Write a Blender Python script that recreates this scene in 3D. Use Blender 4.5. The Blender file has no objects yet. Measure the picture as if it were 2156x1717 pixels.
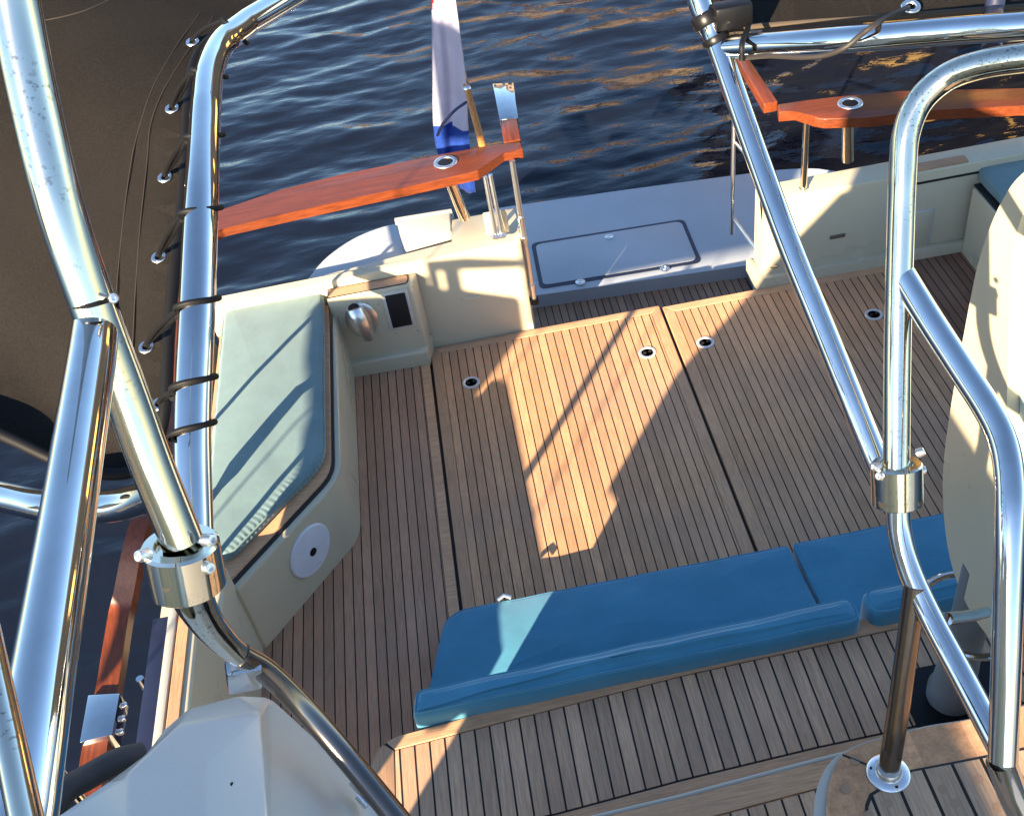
import bpy, bmesh, math, random
from mathutils import Vector, Matrix, noise as mnoise
random.seed(7)
scn = bpy.context.scene
col = scn.collection
# ------------------------------------------------------------------ camera
W, HH, F, H = 2156.0, 1717.0, 2298.906, 4.0
CR = Vector((0.98263466, -0.13166665, -0.13074025))
CU = Vector((0.18532043, 0.66130633, 0.72686331))
CF = Vector((0.0092443, 0.73846993, -0.67422304))
cd = bpy.data.cameras.new("camera"); cam = bpy.data.objects.new("camera", cd); col.objects.link(cam)
cd.sensor_width = 36; cd.lens = F / W * 36; cd.clip_start = .05; cd.clip_end = 3000
m = Matrix.Identity(4)
for i in range(3):
    m[i][0] = CR[i]; m[i][1] = CU[i]; m[i][2] = -CF[i]
m[2][3] = H
cam.matrix_world = m
scn.camera = cam
# ------------------------------------------------------------------ sky, sun, exposure
AZ, EL = math.radians(35.0), math.radians(20.0)
LD = Vector((math.sin(AZ) * math.cos(EL), math.cos(AZ) * math.cos(EL), -math.sin(EL)))   # light travels this way
wd = bpy.data.worlds.new("World"); scn.world = wd; wd.use_nodes = True
nt = wd.node_tree
sky = nt.nodes.new('ShaderNodeTexSky'); sky.sky_type = 'NISHITA'; sky.sun_disc = False
sky.sun_elevation = EL; sky.sun_rotation = math.atan2(-LD.x, -LD.y)
sky.air_density = 1.0; sky.dust_density = .25; sky.ozone_density = 2.6
bg = nt.nodes['Background']; bg.inputs[1].default_value = .075
nt.links.new(sky.outputs[0], bg.inputs[0])
sd = bpy.data.lights.new("sun", 'SUN'); sd.energy = 5.0; sd.angle = math.radians(.5); sd.color = (1, .80, .55)
so = bpy.data.objects.new("sun", sd); col.objects.link(so)
so.rotation_euler = LD.to_track_quat('-Z', 'Y').to_euler()
scn.view_settings.view_transform = 'Standard'; scn.view_settings.look = 'None'
scn.view_settings.exposure = 2.25; scn.view_settings.gamma = 1

# ------------------------------------------------------------------ pixel of the photograph -> point in the boat
def ray(px, py): return CF + (CR * (px - W / 2) - CU * (py - HH / 2)) / F
O = Vector((0, 0, H))
def D(px, py, d): return O + ray(px, py) * d
def G(px, py, z=0.0):
    r = ray(px, py); return O + r * ((z - H) / r.z)
def Yp(px, py, y):
    r = ray(px, py); return O + r * (y / r.y)
def Xp(px, py, x):
    r = ray(px, py); return O + r * (x / r.x)

# ------------------------------------------------------------------ node helpers
def new_mat(name):
    mt = bpy.data.materials.new(name); mt.use_nodes = True
    return mt, mt.node_tree, mt.node_tree.nodes['Principled BSDF']
def nmath(nt, op, a, b=None, c=None):
    n = nt.nodes.new('ShaderNodeMath'); n.operation = op
    for i, v in enumerate((a, b, c)):
        if v is None: continue
        if isinstance(v, (int, float)): n.inputs[i].default_value = v
        else: nt.links.new(v, n.inputs[i])
    return n.outputs[0]
def nnoise(nt, vec, scale, detail=3, rough=.55, dim='3D'):
    n = nt.nodes.new('ShaderNodeTexNoise'); n.noise_dimensions = dim
    n.inputs['Scale'].default_value = scale; n.inputs['Detail'].default_value = detail; n.inputs['Roughness'].default_value = rough
    if vec is not None: nt.links.new(vec, n.inputs['Vector'])
    return n.outputs[0]
def nmap(nt, vec, scale=(1, 1, 1), loc=(0, 0, 0)):
    n = nt.nodes.new('ShaderNodeMapping'); n.inputs['Scale'].default_value = scale; n.inputs['Location'].default_value = loc
    nt.links.new(vec, n.inputs['Vector']); return n.outputs[0]
def ncoord(nt): return nt.nodes.new('ShaderNodeTexCoord').outputs['Object']
def nramp(nt, fac, stops):
    n = nt.nodes.new('ShaderNodeValToRGB'); e = n.color_ramp.elements
    while len(e) < len(stops): e.new(.5)
    for i, (p, c) in enumerate(stops):
        e[i].position = p; e[i].color = (*c, 1) if len(c) == 3 else c
    nt.links.new(fac, n.inputs[0]); return n.outputs[0]
def nmix(nt, fac, a, b, mode='MIX'):
    n = nt.nodes.new('ShaderNodeMix'); n.data_type = 'RGBA'; n.blend_type = mode
    for i, v in ((0, fac), (6, a), (7, b)):
        if isinstance(v, (int, float)): n.inputs[i].default_value = v
        elif isinstance(v, tuple): n.inputs[i].default_value = (*v, 1)
        else: nt.links.new(v, n.inputs[i])
    return n.outputs[2]
def nbump(nt, h, strength, dist, bsdf):
    n = nt.nodes.new('ShaderNodeBump'); n.inputs['Strength'].default_value = strength; n.inputs['Distance'].default_value = dist
    nt.links.new(h, n.inputs['Height']); nt.links.new(n.outputs[0], bsdf.inputs['Normal'])

def teak_mat(name, pitch=.0475, off=0.0, seam=.005, base=(.52, .285, .15), axis=0, planks=True):
    """planks run along Y (axis 0) or X (axis 1); per plank tone, stretched grain, dark caulk"""
    mt, nt, b = new_mat(name); c = ncoord(nt)
    sp = nt.nodes.new('ShaderNodeSeparateXYZ'); nt.links.new(c, sp.inputs[0])
    u = sp.outputs[axis]
    q = nmath(nt, 'DIVIDE', nmath(nt, 'ADD', u, -off + 50 * pitch), pitch)
    idx = nmath(nt, 'FLOOR', q)
    wn = nt.nodes.new('ShaderNodeTexWhiteNoise'); wn.noise_dimensions = '1D'; nt.links.new(idx, wn.inputs['W'])
    gscale = (70, 3.0, 30) if axis == 0 else (3.0, 70, 30)
    if not planks: gscale = (14, 14, 14)
    g = nnoise(nt, nmap(nt, c, gscale), 3.0, 5, .65)
    blot = nnoise(nt, c, 3.2, 4, .6)
    fine = nnoise(nt, nmap(nt, c, tuple(s * 3 for s in gscale)), 4, 2)
    dark = tuple(x * .62 for x in base); light = tuple(min(1, x * 1.28) for x in base)
    cc = nramp(nt, g, [(.25, dark), (.55, base), (.8, light)])
    tone = nmath(nt, 'ADD', nmath(nt, 'MULTIPLY', wn.outputs[0], .36), .83)
    tone = nmath(nt, 'MULTIPLY', tone, nmath(nt, 'ADD', nmath(nt, 'MULTIPLY', blot, .5), .75))
    tone = nmath(nt, 'MULTIPLY', tone, nmath(nt, 'ADD', nmath(nt, 'MULTIPLY', fine, .24), .88))
    comb = nt.nodes.new('ShaderNodeCombineColor')
    for i in range(3): nt.links.new(tone, comb.inputs[i])
    cc = nmix(nt, 1.0, cc, comb.outputs[0], 'MULTIPLY')
    # weathered greyer patches
    gp = nramp(nt, nnoise(nt, c, 1.3, 3), [(.45, (0, 0, 0)), (.7, (.35, .35, .35))])
    cc = nmix(nt, gp, cc, (.32, .235, .19))
    if planks:
        fr = nmath(nt, 'FRACT', q)
        d = nmath(nt, 'ABSOLUTE', nmath(nt, 'SUBTRACT', fr, .5))
        sm = nmath(nt, 'GREATER_THAN', d, .5 - seam / pitch / 2)
        cc = nmix(nt, sm, cc, (.006, .005, .005))
        nbump(nt, nmath(nt, 'ADD', nmath(nt, 'MULTIPLY', sm, -1.0), nmath(nt, 'MULTIPLY', g, .25)), .5, .003, b)
    else:
        nbump(nt, g, .25, .002, b)
    nt.links.new(cc, b.inputs['Base Color']); b.inputs['Roughness'].default_value = .62
    b.inputs['Specular IOR Level'].default_value = .35
    return mt
def gel_mat(name, colr, rough=.28, dirt=.12, bumpy=.0):
    mt, nt, b = new_mat(name); c = ncoord(nt)
    n1 = nnoise(nt, c, 2.3, 3, .5); n2 = nnoise(nt, c, 40, 4, .6)
    lo = tuple(x * (1 - dirt) for x in colr)
    cc = nmix(nt, nramp(nt, n1, [(.35, (0, 0, 0)), (.7, (1, 1, 1))]), lo, tuple(colr))
    sp = nramp(nt, n2, [(.68, (0, 0, 0)), (.8, (.25, .25, .25))])
    cc = nmix(nt, sp, cc, tuple(x * .6 for x in colr))
    nt.links.new(cc, b.inputs['Base Color'])
    r = nmath(nt, 'ADD', nmath(nt, 'MULTIPLY', n1, .25), rough - .1); nt.links.new(r, b.inputs['Roughness'])
    nbump(nt, nmath(nt, 'ADD', n2, n1), .08 + bumpy, .003, b)
    return mt
def chrome_mat(name, tint=(.74, .735, .72), rough=.03, smear=.045, wobble=.03, spots=.0):
    """polished steel: smooth, with faint wiped smears and long soft dulling"""
    mt, nt, b = new_mat(name); c = ncoord(nt)
    b.inputs['Metallic'].default_value = 1
    n1 = nnoise(nt, nmap(nt, c, (5, 5, 2)), 2.0, 5, .65); n2 = nnoise(nt, c, 4, 2); n3 = nnoise(nt, nmap(nt, c, (60, 60, 12)), 2.0, 3)
    cc = nmix(nt, nramp(nt, n1, [(.35, (0, 0, 0)), (.75, (1, 1, 1))]), tint, tuple(x * .80 for x in tint))
    if spots:
        s1 = nramp(nt, nnoise(nt, c, 210, 3, .6), [(.56, (0, 0, 0)), (.66, (spots, spots, spots))])
        s2 = nramp(nt, nnoise(nt, nmap(nt, c, (9, 9, 9)), 1.0, 3, .6), [(.48, (0, 0, 0)), (.62, (1, 1, 1))])
        cc = nmix(nt, nmix(nt, 1.0, s1, s2, 'MULTIPLY'), cc, (.16, .14, .11))
    nt.links.new(cc, b.inputs['Base Color'])
    r = nmath(nt, 'ADD', nmath(nt, 'MULTIPLY', n1, smear), nmath(nt, 'ADD', nmath(nt, 'MULTIPLY', n3, smear * .4), rough - .02))
    nt.links.new(r, b.inputs['Roughness'])
    nbump(nt, nmath(nt, 'ADD', n2, nmath(nt, 'MULTIPLY', n3, .04)), wobble, .01, b)
    return mt
def wood_varnish(name, base=(.14, .032, .010), axis=1):
    mt, nt, b = new_mat(name); c = ncoord(nt)
    sc = (60, 3, 60) if axis == 1 else (3, 60, 60)
    g = nnoise(nt, nmap(nt, c, sc), 1.6, 6, .65); g2 = nnoise(nt, c, 5, 3)
    cc = nramp(nt, nmath(nt, 'ADD', nmath(nt, 'MULTIPLY', g, .8), nmath(nt, 'MULTIPLY', g2, .2)),
               [(.3, tuple(x * .5 for x in base)), (.5, base), (.7, tuple(x * 1.5 for x in base))])
    nt.links.new(cc, b.inputs['Base Color']); b.inputs['Roughness'].default_value = .35
    b.inputs['Coat Weight'].default_value = .12; b.inputs['Specular IOR Level'].default_value = .35; b.inputs['Coat Roughness'].default_value = .09
    nbump(nt, g2, .08, .01, b)
    return mt
def fabric_mat(name, base, sheen=.4, ruffle=None):
    mt, nt, b = new_mat(name); c = ncoord(nt)
    w = nnoise(nt, c, 700, 2); l = nnoise(nt, c, 5, 4, .6); bl = nnoise(nt, c, 2.2, 3)
    cc = nmix(nt, nramp(nt, l, [(.3, (0, 0, 0)), (.75, (1, 1, 1))]), tuple(x * .84 for x in base), tuple(min(1, x * 1.1) for x in base))
    cc = nmix(nt, nramp(nt, w, [(.4, (0, 0, 0)), (.6, (.5, .5, .5))]), cc, tuple(x * .8 for x in base))
    nt.links.new(cc, b.inputs['Base Color']); b.inputs['Roughness'].default_value = .85
    b.inputs['Specular IOR Level'].default_value = .25
    b.inputs['Sheen Weight'].default_value = sheen; b.inputs['Sheen Roughness'].default_value = .4
    h = nmath(nt, 'ADD', nmath(nt, 'MULTIPLY', w, .03), nmath(nt, 'ADD', l, nmath(nt, 'MULTIPLY', bl, 2)))
    nbump(nt, h, .35, .012, b)
    return mt
def plain_mat(name, c_, rough=.5, metal=0, var=.15, scale=12):
    mt, nt, b = new_mat(name); c = ncoord(nt)
    n1 = nnoise(nt, c, scale, 4, .6)
    cc = nmix(nt, n1, tuple(x * (1 - var) for x in c_), tuple(min(1, x * (1 + var)) for x in c_))
    nt.links.new(cc, b.inputs['Base Color']); b.inputs['Roughness'].default_value = rough; b.inputs['Metallic'].default_value = metal
    nbump(nt, n1, .08, .005, b)
    return mt

M = {}
M['teak'] = teak_mat('teak_planks', .0475, -.345 + .055, .0055)
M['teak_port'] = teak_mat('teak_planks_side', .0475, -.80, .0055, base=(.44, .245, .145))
M['teak_step'] = teak_mat('teak_planks_step', .0515, -.60, .0065, base=(.52, .315, .19))
M['teak_fly'] = teak_mat('teak_planks_upper', .052, .56, .006, base=(.40, .27, .175))
M['teak_plain'] = teak_mat('teak_border', planks=False, base=(.52, .285, .15))
M['teak_border_x'] = teak_mat('teak_border_cross', axis=1, pitch=5.0, seam=.0, base=(.52, .295, .16))
M['teak_border_y'] = teak_mat('teak_border_long', axis=0, pitch=5.0, seam=.0, base=(.50, .28, .15))
M['cream'] = gel_mat('cream_gelcoat', (.54, .48, .345), .28, .10)
M['white'] = gel_mat('white_gelcoat', (.46, .44, .38), .3, .08)
M['platform'] = gel_mat('grey_nonskid', (.40, .435, .48), .45, .12, .15)
M['grey_cream'] = gel_mat('grey_moulding', (.52, .51, .47), .24, .05)
M['caulk'] = plain_mat('black_caulk', (.008, .008, .01), .5)
M['navy'] = plain_mat('navy_rubber', (.015, .02, .05), .4)
M['hull'] = gel_mat('navy_hull', (.012, .018, .05), .2)
M['chrome'] = chrome_mat('polished_steel')
M['chrome_w'] = chrome_mat('weathered_steel_warm_reflection', (.76, .70, .57), .05, .085, .09, .8)  # warm cabin reflection put into the tint; dark spots are water marks
M['chrome_d'] = chrome_mat('steel_painted_dark_reflection', (.22, .19, .17), .10, .14, .06)  # dark teak reflections put into the steel's own tint
M['chrome_s'] = chrome_mat('small_steel_fittings', (.8, .8, .8), .22, .15, .05)
M['black'] = plain_mat('black_plastic', (.005, .005, .006), .35)
M['hole'] = plain_mat('dark_recess', (.004, .004, .004), .8)
M['cord'] = plain_mat('black_elastic', (.003, .003, .004), .6, scale=200)
for k_ in ('cord', 'black'): M[k_].node_tree.nodes['Principled BSDF'].inputs['Specular IOR Level'].default_value = .25
M['varnish_x'] = wood_varnish('varnished_mahogany_cross', axis=0)
M['varnish_y'] = wood_varnish('varnished_mahogany_long', axis=1)
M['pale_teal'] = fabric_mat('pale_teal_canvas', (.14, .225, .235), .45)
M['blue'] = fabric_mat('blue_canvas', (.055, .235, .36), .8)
M['brown_canvas'] = None
M['plastic_blue'] = plain_mat('pale_speaker_plastic', (.62, .64, .70), .4)
M['rubber'] = plain_mat('dark_rubber', (.03, .03, .035), .6)

# ------------------------------------------------------------------ object helpers
def link(name, bm, mat, parent=None, smooth=True, angle=35):
    me = bpy.data.meshes.new(name)
    bmesh.ops.recalc_face_normals(bm, faces=bm.faces)
    if smooth:
        for f in bm.faces: f.smooth = True
        for e in bm.edges:
            if len(e.link_faces) == 2 and e.calc_face_angle(0) > math.radians(angle): e.smooth = False
    bm.to_mesh(me); bm.free()
    ml = mat if isinstance(mat, (list, tuple)) else [mat]
    for x in ml: me.materials.append(x)
    o = bpy.data.objects.new(name, me); col.objects.link(o)
    if parent is not None:
        o.parent = parent
        o.matrix_parent_inverse = Matrix.Translation(parent.location).inverted()
    return o
def tag(o, label, cat, group=None):
    o['label'] = label; o['category'] = cat
    if group: o['group'] = group
    return o
def struct(o): o['kind'] = 'structure'; return o
def thing(name, label, cat, loc=(0, 0, 0), group=None):
    o = bpy.data.objects.new(name, None); o.empty_display_size = .1; col.objects.link(o); o.location = loc
    return tag(o, label, cat, group)

def prism(bm, poly, z0, z1, bevel=0, seg=3, top_only=True):
    """poly: list of (x,y); z0,z1 numbers or lists. makes a closed prism, bevels its upper rim"""
    n = len(poly)
    zz1 = z1 if isinstance(z1, (list, tuple)) else [z1] * n
    zz0 = z0 if isinstance(z0, (list, tuple)) else [z0] * n
    a = [bm.verts.new((p[0], p[1], zz0[i])) for i, p in enumerate(poly)]
    b = [bm.verts.new((p[0], p[1], zz1[i])) for i, p in enumerate(poly)]
    fs = [bm.faces.new(a[::-1]), bm.faces.new(b)]
    es = []
    for i in range(n):
        j = (i + 1) % n
        fs.append(bm.faces.new((a[i], a[j], b[j], b[i])))
    if bevel:
        es = [e for e in fs[1].edges]
        if not top_only:
            for i in range(n): es += [e for e in a[i].link_edges if b[i] in e.verts]
        bmesh.ops.bevel(bm, geom=list(set(es)), offset=bevel, segments=seg, profile=.5, affect='EDGES', clamp_overlap=True)
def box(bm, x0, x1, y0, y1, z0, z1, bevel=0, seg=2, rot=None):
    t = bmesh.new()
    r = bmesh.ops.create_cube(t, size=1)
    bmesh.ops.scale(t, vec=(x1 - x0, y1 - y0, z1 - z0), verts=t.verts)
    if bevel: bmesh.ops.bevel(t, geom=t.edges[:], offset=bevel, segments=seg, profile=.5, affect='EDGES')
    if rot: bmesh.ops.rotate(t, matrix=rot, verts=t.verts)
    bmesh.ops.translate(t, vec=((x0 + x1) / 2, (y0 + y1) / 2, (z0 + z1) / 2), verts=t.verts)
    merge(bm, t)
def merge(bm, t):
    vm = {v: bm.verts.new(v.co) for v in t.verts}
    for f in t.faces:
        try: bm.faces.new([vm[v] for v in f.verts])
        except ValueError: pass
    t.free()
def rounded(poly, rads, seg=6):
    """round the corners of a 2-D polygon; rads number or list"""
    n = len(poly); out = []
    for i in range(n):
        r = rads[i] if isinstance(rads, (list, tuple)) else rads
        p = Vector(poly[i][:2]); a = Vector(poly[i - 1][:2]); b = Vector(poly[(i + 1) % n][:2])
        if r <= 0: out.append((p.x, p.y)); continue
        da, db = (a - p), (b - p)
        r = min(r, da.length * .49, db.length * .49)
        pa, pb = p + da.normalized() * r, p + db.normalized() * r
        for k in range(seg + 1):
            t = k / seg; q = pa * (1 - t) ** 2 + p * 2 * t * (1 - t) + pb * t * t
            out.append((q.x, q.y))
    return out
def fillet(pts, r, seg=10):
    pts = [Vector(p) for p in pts]; out = [pts[0]]
    for i in range(1, len(pts) - 1):
        p = pts[i]; a = pts[i - 1] - p; b = pts[i + 1] - p
        rr = r[i - 1] if isinstance(r, (list, tuple)) else r
        rr = min(rr, a.length * .48, b.length * .48)
        pa, pb = p + a.normalized() * rr, p + b.normalized() * rr
        for k in range(seg + 1):
            t = k / seg; out.append(pa * (1 - t) ** 2 + p * 2 * t * (1 - t) + pb * t * t)
    out.append(pts[-1]); return out
def spline(pts, sub=8):
    pts = [Vector(p) for p in pts]; P = [pts[0] * 2 - pts[1]] + pts + [pts[-1] * 2 - pts[-2]]; out = []
    for i in range(1, len(P) - 2):
        for k in range(sub):
            t = k / sub; a, b, c, d = P[i - 1], P[i], P[i + 1], P[i + 2]
            out.append(.5 * ((2 * b) + (c - a) * t + (2 * a - 5 * b + 4 * c - d) * t * t + (3 * b - a - 3 * c + d) * t ** 3))
    out.append(pts[-1]); return out
def tube(bm, pts, r, n=28, caps=True):
    pts = [Vector(p) for p in pts]; m_ = len(pts)
    tang = []
    for i in range(m_):
        a = pts[max(0, i - 1)]; b = pts[min(m_ - 1, i + 1)]; tang.append((b - a).normalized())
    ref = Vector((0, 0, 1)) if abs(tang[0].z) < .9 else Vector((1, 0, 0))
    u = tang[0].cross(ref).normalized(); rings = []
    for i in range(m_):
        t = tang[i]; u = (u - t * u.dot(t)).normalized(); v = t.cross(u)
        rr = r[i] if isinstance(r, (list, tuple)) else r
        rings.append([bm.verts.new(pts[i] + (u * math.cos(2 * math.pi * k / n) + v * math.sin(2 * math.pi * k / n)) * rr) for k in range(n)])
    for i in range(m_ - 1):
        for k in range(n):
            bm.faces.new((rings[i][k], rings[i][(k + 1) % n], rings[i + 1][(k + 1) % n], rings[i + 1][k]))
    if caps: bm.faces.new(rings[0][::-1]); bm.faces.new(rings[-1])
def lathe(bm, base, axis, prof, n=28):
    """prof: list of (radius, height along axis)"""
    axis = Vector(axis).normalized(); base = Vector(base)
    ref = Vector((0, 0, 1)) if abs(axis.z) < .9 else Vector((1, 0, 0))
    u = axis.cross(ref).normalized(); v = axis.cross(u); rings = []
    for r, h in prof:
        c = base + axis * h
        rings.append([bm.verts.new(c + (u * math.cos(2 * math.pi * k / n) + v * math.sin(2 * math.pi * k / n)) * max(r, 1e-4)) for k in range(n)])
    for i in range(len(rings) - 1):
        for k in range(n):
            bm.faces.new((rings[i][k], rings[i][(k + 1) % n], rings[i + 1][(k + 1) % n], rings[i + 1][k]))
    bm.faces.new(rings[0][::-1]); bm.faces.new(rings[-1])
def torus(bm, c, axis, R, r, n=28, k=10, flat=1.0):
    axis = Vector(axis).normalized(); c = Vector(c)
    ref = Vector((0, 0, 1)) if abs(axis.z) < .9 else Vector((1, 0, 0))
    u = axis.cross(ref).normalized(); v = axis.cross(u); rings = []
    for i in range(n):
        a = 2 * math.pi * i / n; d = u * math.cos(a) + v * math.sin(a)
        rings.append([bm.verts.new(c + d * (R + r * math.cos(2 * math.pi * j / k)) + axis * r * flat * math.sin(2 * math.pi * j / k)) for j in range(k)])
    for i in range(n):
        for j in range(k):
            bm.faces.new((rings[i][j], rings[(i + 1) % n][j], rings[(i + 1) % n][(j + 1) % k], rings[i][(j + 1) % k]))
def tb(name, pts, r, mat, parent=None, n=28):
    bm = bmesh.new(); tube(bm, pts, r, n); return link(name, bm, mat, parent, angle=50)
def quad_sheet(name, poly, z, mat, parent=None, th=.01):
    bm = bmesh.new(); prism(bm, poly, z - th, z); return link(name, bm, mat, parent, smooth=False)
def pillow(poly, z0, z1, bevel, puff, cuts=.03, wr=.004, seed=0):
    """soft cushion: prism with round upper and lower rims, gridded and puffed"""
    bm = bmesh.new(); n = len(poly)
    cx = sum(p[0] for p in poly) / n; cy = sum(p[1] for p in poly) / n
    # concentric rings from the outline inwards
    rings = []
    P = [Vector((p[0], p[1], 0)) for p in poly]; c = Vector((cx, cy, 0))
    prof = []
    for k in range(7):
        a = math.pi / 2 * k / 6; prof.append((bevel * (1 - math.sin(a)), z1 - bevel * (1 - math.cos(math.pi / 2 - a)) if 0 else z1 - bevel + bevel * math.sin(a)))
    # side rings: inset amount, z
    side = [(bevel * .7, z0), (bevel * .25, z0 + bevel * .25), (0, z0 + bevel * .6)]
    for k in range(7):
        a = math.pi / 2 * k / 6; side.append((bevel * (1 - math.cos(a)), z1 - bevel + bevel * math.sin(a)))
    def inset(dist):
        out = []
        for i in range(n):
            p = P[i]; a = (P[i] - P[i - 1]); b = (P[(i + 1) % n] - P[i])
            na = Vector((a.y, -a.x, 0)).normalized(); nb = Vector((b.y, -b.x, 0)).normalized()
            nn = (na + nb); nn = nn.normalized() if nn.length > 1e-6 else na
            if nn.dot(c - p) < 0 and abs(nn.dot(c - p)) > 1e-6: nn = -nn
            out.append(p + nn * dist)
        return out
    last = None
    for d_, z in side:
        vs = [bm.verts.new((q.x, q.y, z)) for q in inset(d_)]
        if last:
            for i in range(n): bm.faces.new((last[i], last[(i + 1) % n], vs[(i + 1) % n], vs[i]))
        else: bm.faces.new(vs[::-1])
        last = vs
    base = [v.co.copy() for v in last]
    for k in range(1, 9):
        t = k / 9
        vs = []
        for q in base:
            w = q.lerp(Vector((cx, cy, z1)), t); w.z = z1 + puff * (1 - (1 - t) ** 2)
            vs.append(bm.verts.new(w))
        for i in range(n): bm.faces.new((last[i], last[(i + 1) % n], vs[(i + 1) % n], vs[i]))
        last = vs
    bm.faces.new(last)
    for v in bm.verts:
        v.co.z += wr * mnoise.noise(v.co * 7 + Vector((seed, 0, 0))); v.co.x += wr * mnoise.noise(v.co * 5 + Vector((0, seed, 3))); v.co.y += wr * mnoise.noise(v.co * 5 + Vector((3, seed, 3)))
    return bm
def dense(poly, step=.05):
    out = []; n = len(poly)
    for i in range(n):
        a = Vector(poly[i]); b = Vector(poly[(i + 1) % n]); k = max(1, int((b - a).length / step))
        for j in range(k): q = a.lerp(b, j / k); out.append((q.x, q.y))
    return out

# ================================================================== SETTING
# --- water
def water():
    bm = bmesh.new()
    # finely rippled near sheet, coarse far sheet in the same mesh
    def h(x, y):
        a = mnoise.noise(Vector((x * .9, y * 2.0, 0))) * .042
        a += mnoise.noise(Vector((x * 2.3 + y * .5, y * 5.5, 4))) * .020
        a += mnoise.noise(Vector((x * 5.5 + y * 1.4, y * 12.0, 9))) * .006
        return a
    nx, ny = 330, 520
    xs = [-4.5 + 12.5 * i / nx for i in range(nx + 1)]
    ys = [1.0 + 19.0 * (j / ny) ** 1.15 for j in range(ny + 1)]
    g = [[bm.verts.new((x, y, -.45 + h(x, y) * min(1, .35 + abs(y) * .12))) for x in xs] for y in ys]
    for j in range(ny):
        for i in range(nx): bm.faces.new((g[j][i], g[j][i + 1], g[j + 1][i + 1], g[j + 1][i]))
    R = 900
    def quad(a, b, c, d): bm.faces.new([bm.verts.new((*p, -.45)) for p in (a, b, c, d)])
    quad((-R, -R), (R, -R), (R, 1.0), (-R, 1.0)); quad((-R, 20), (R, 20), (R, R), (-R, R))
    quad((-R, 1), (-4.5, 1), (-4.5, 20), (-R, 20)); quad((8, 1), (R, 1), (R, 20), (8, 20))
    mt, nt, b = new_mat('canal_water'); c = ncoord(nt)
    b.inputs['Base Color'].default_value = (.005, .007, .014, 1); b.inputs['Roughness'].default_value = .03
    b.inputs['IOR'].default_value = 1.36; b.inputs['Specular IOR Level'].default_value = .6
    n1 = nnoise(nt, nmap(nt, c, (2.6, 6, 1)), 1.6, 4, .5); n2 = nnoise(nt, nmap(nt, c, (1, 2.4, 1)), 1.2, 3)
    nbump(nt, nmath(nt, 'ADD', n1, nmath(nt, 'MULTIPLY', n2, .7)), .35, .022, b)
    struct(link('water', bm, mt, smooth=True, angle=180))
water()

# --- what stands round the harbour (seen only in reflections)
def brick_mat(name, a, b_, mort):
    mt, nt, b = new_mat(name); n = nt.nodes.new('ShaderNodeTexBrick'); c = ncoord(nt)
    nt.links.new(c, n.inputs['Vector']); n.inputs['Color1'].default_value = (*a, 1); n.inputs['Color2'].default_value = (*b_, 1); n.inputs['Mortar'].default_value = (*mort, 1)
    n.inputs['Scale'].default_value = 4; nt.links.new(n.outputs[0], b.inputs['Base Color']); b.inputs['Roughness'].default_value = .85
    return mt
br1 = brick_mat('red_brick', (.16, .035, .018), (.12, .03, .015), (.2, .15, .12))
br2 = brick_mat('ochre_brick', (.50, .22, .09), (.45, .2, .08), (.4, .3, .2))
winm = plain_mat('window_dark', (.02, .025, .03), .08)
roofm = plain_mat('slate_roof', (.05, .05, .055), .7)
def house(x0, x1, y0, h, mat, label):
    t = thing('canal_house', label, 'house', ((x0 + x1) / 2, y0, 0), 'canal houses along the far quay')
    bm = bmesh.new(); box(bm, x0, x1, y0, y0 + 9, .3, h); link('wall', bm, mat, t, smooth=False)
    bm = bmesh.new(); mx = (x0 + x1) / 2
    a = [(x0 - .2, h), (x1 + .2, h), (mx, h + (x1 - x0) * .4)]
    f = [bm.verts.new((p[0], y0 - .2, p[1])) for p in a]; k = [bm.verts.new((p[0], y0 + 9.2, p[1])) for p in a]
    bm.faces.new(f); bm.faces.new(k[::-1])
    for i in range(3): bm.faces.new((f[i], f[(i + 1) % 3], k[(i + 1) % 3], k[i]))
    link('roof', bm, roofm, t, smooth=False)
    nx = max(2, int((x1 - x0) / 2.4)); nf = int(h / 3)
    for i in range(nx):
        for j in range(nf):
            cx = x0 + (x1 - x0) * (i + .5) / nx; z = 1.6 + j * 3.0
            bm = bmesh.new(); box(bm, cx - .5, cx + .5, y0 - .05, y0 - .003, z, z + 1.7); link('window', bm, winm, t, smooth=False)
house(-2, 5, 40, 6, br1, 'red brick canal house at the left end of the far quay')
house(5.1, 9.4, 41, 11, br1, 'tall dark red brick canal house between the lower one and the ochre one')
house(9.5, 13.0, 40, 10, br2, 'tall ochre brick canal house lit by the low sun')
house(15.6, 21, 40, 8, br1, 'wide dark red canal house with dark slate roof')
house(22, 30, 38, 7, br1, 'low red brick canal house at the right end of the far quay')
def quay():
    bm = bmesh.new(); box(bm, -60, 60, 36, 140, -2, .3); struct(link('quay', bm, plain_mat('quay_stone', (.2, .17, .14), .8), smooth=False))
quay()
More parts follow.
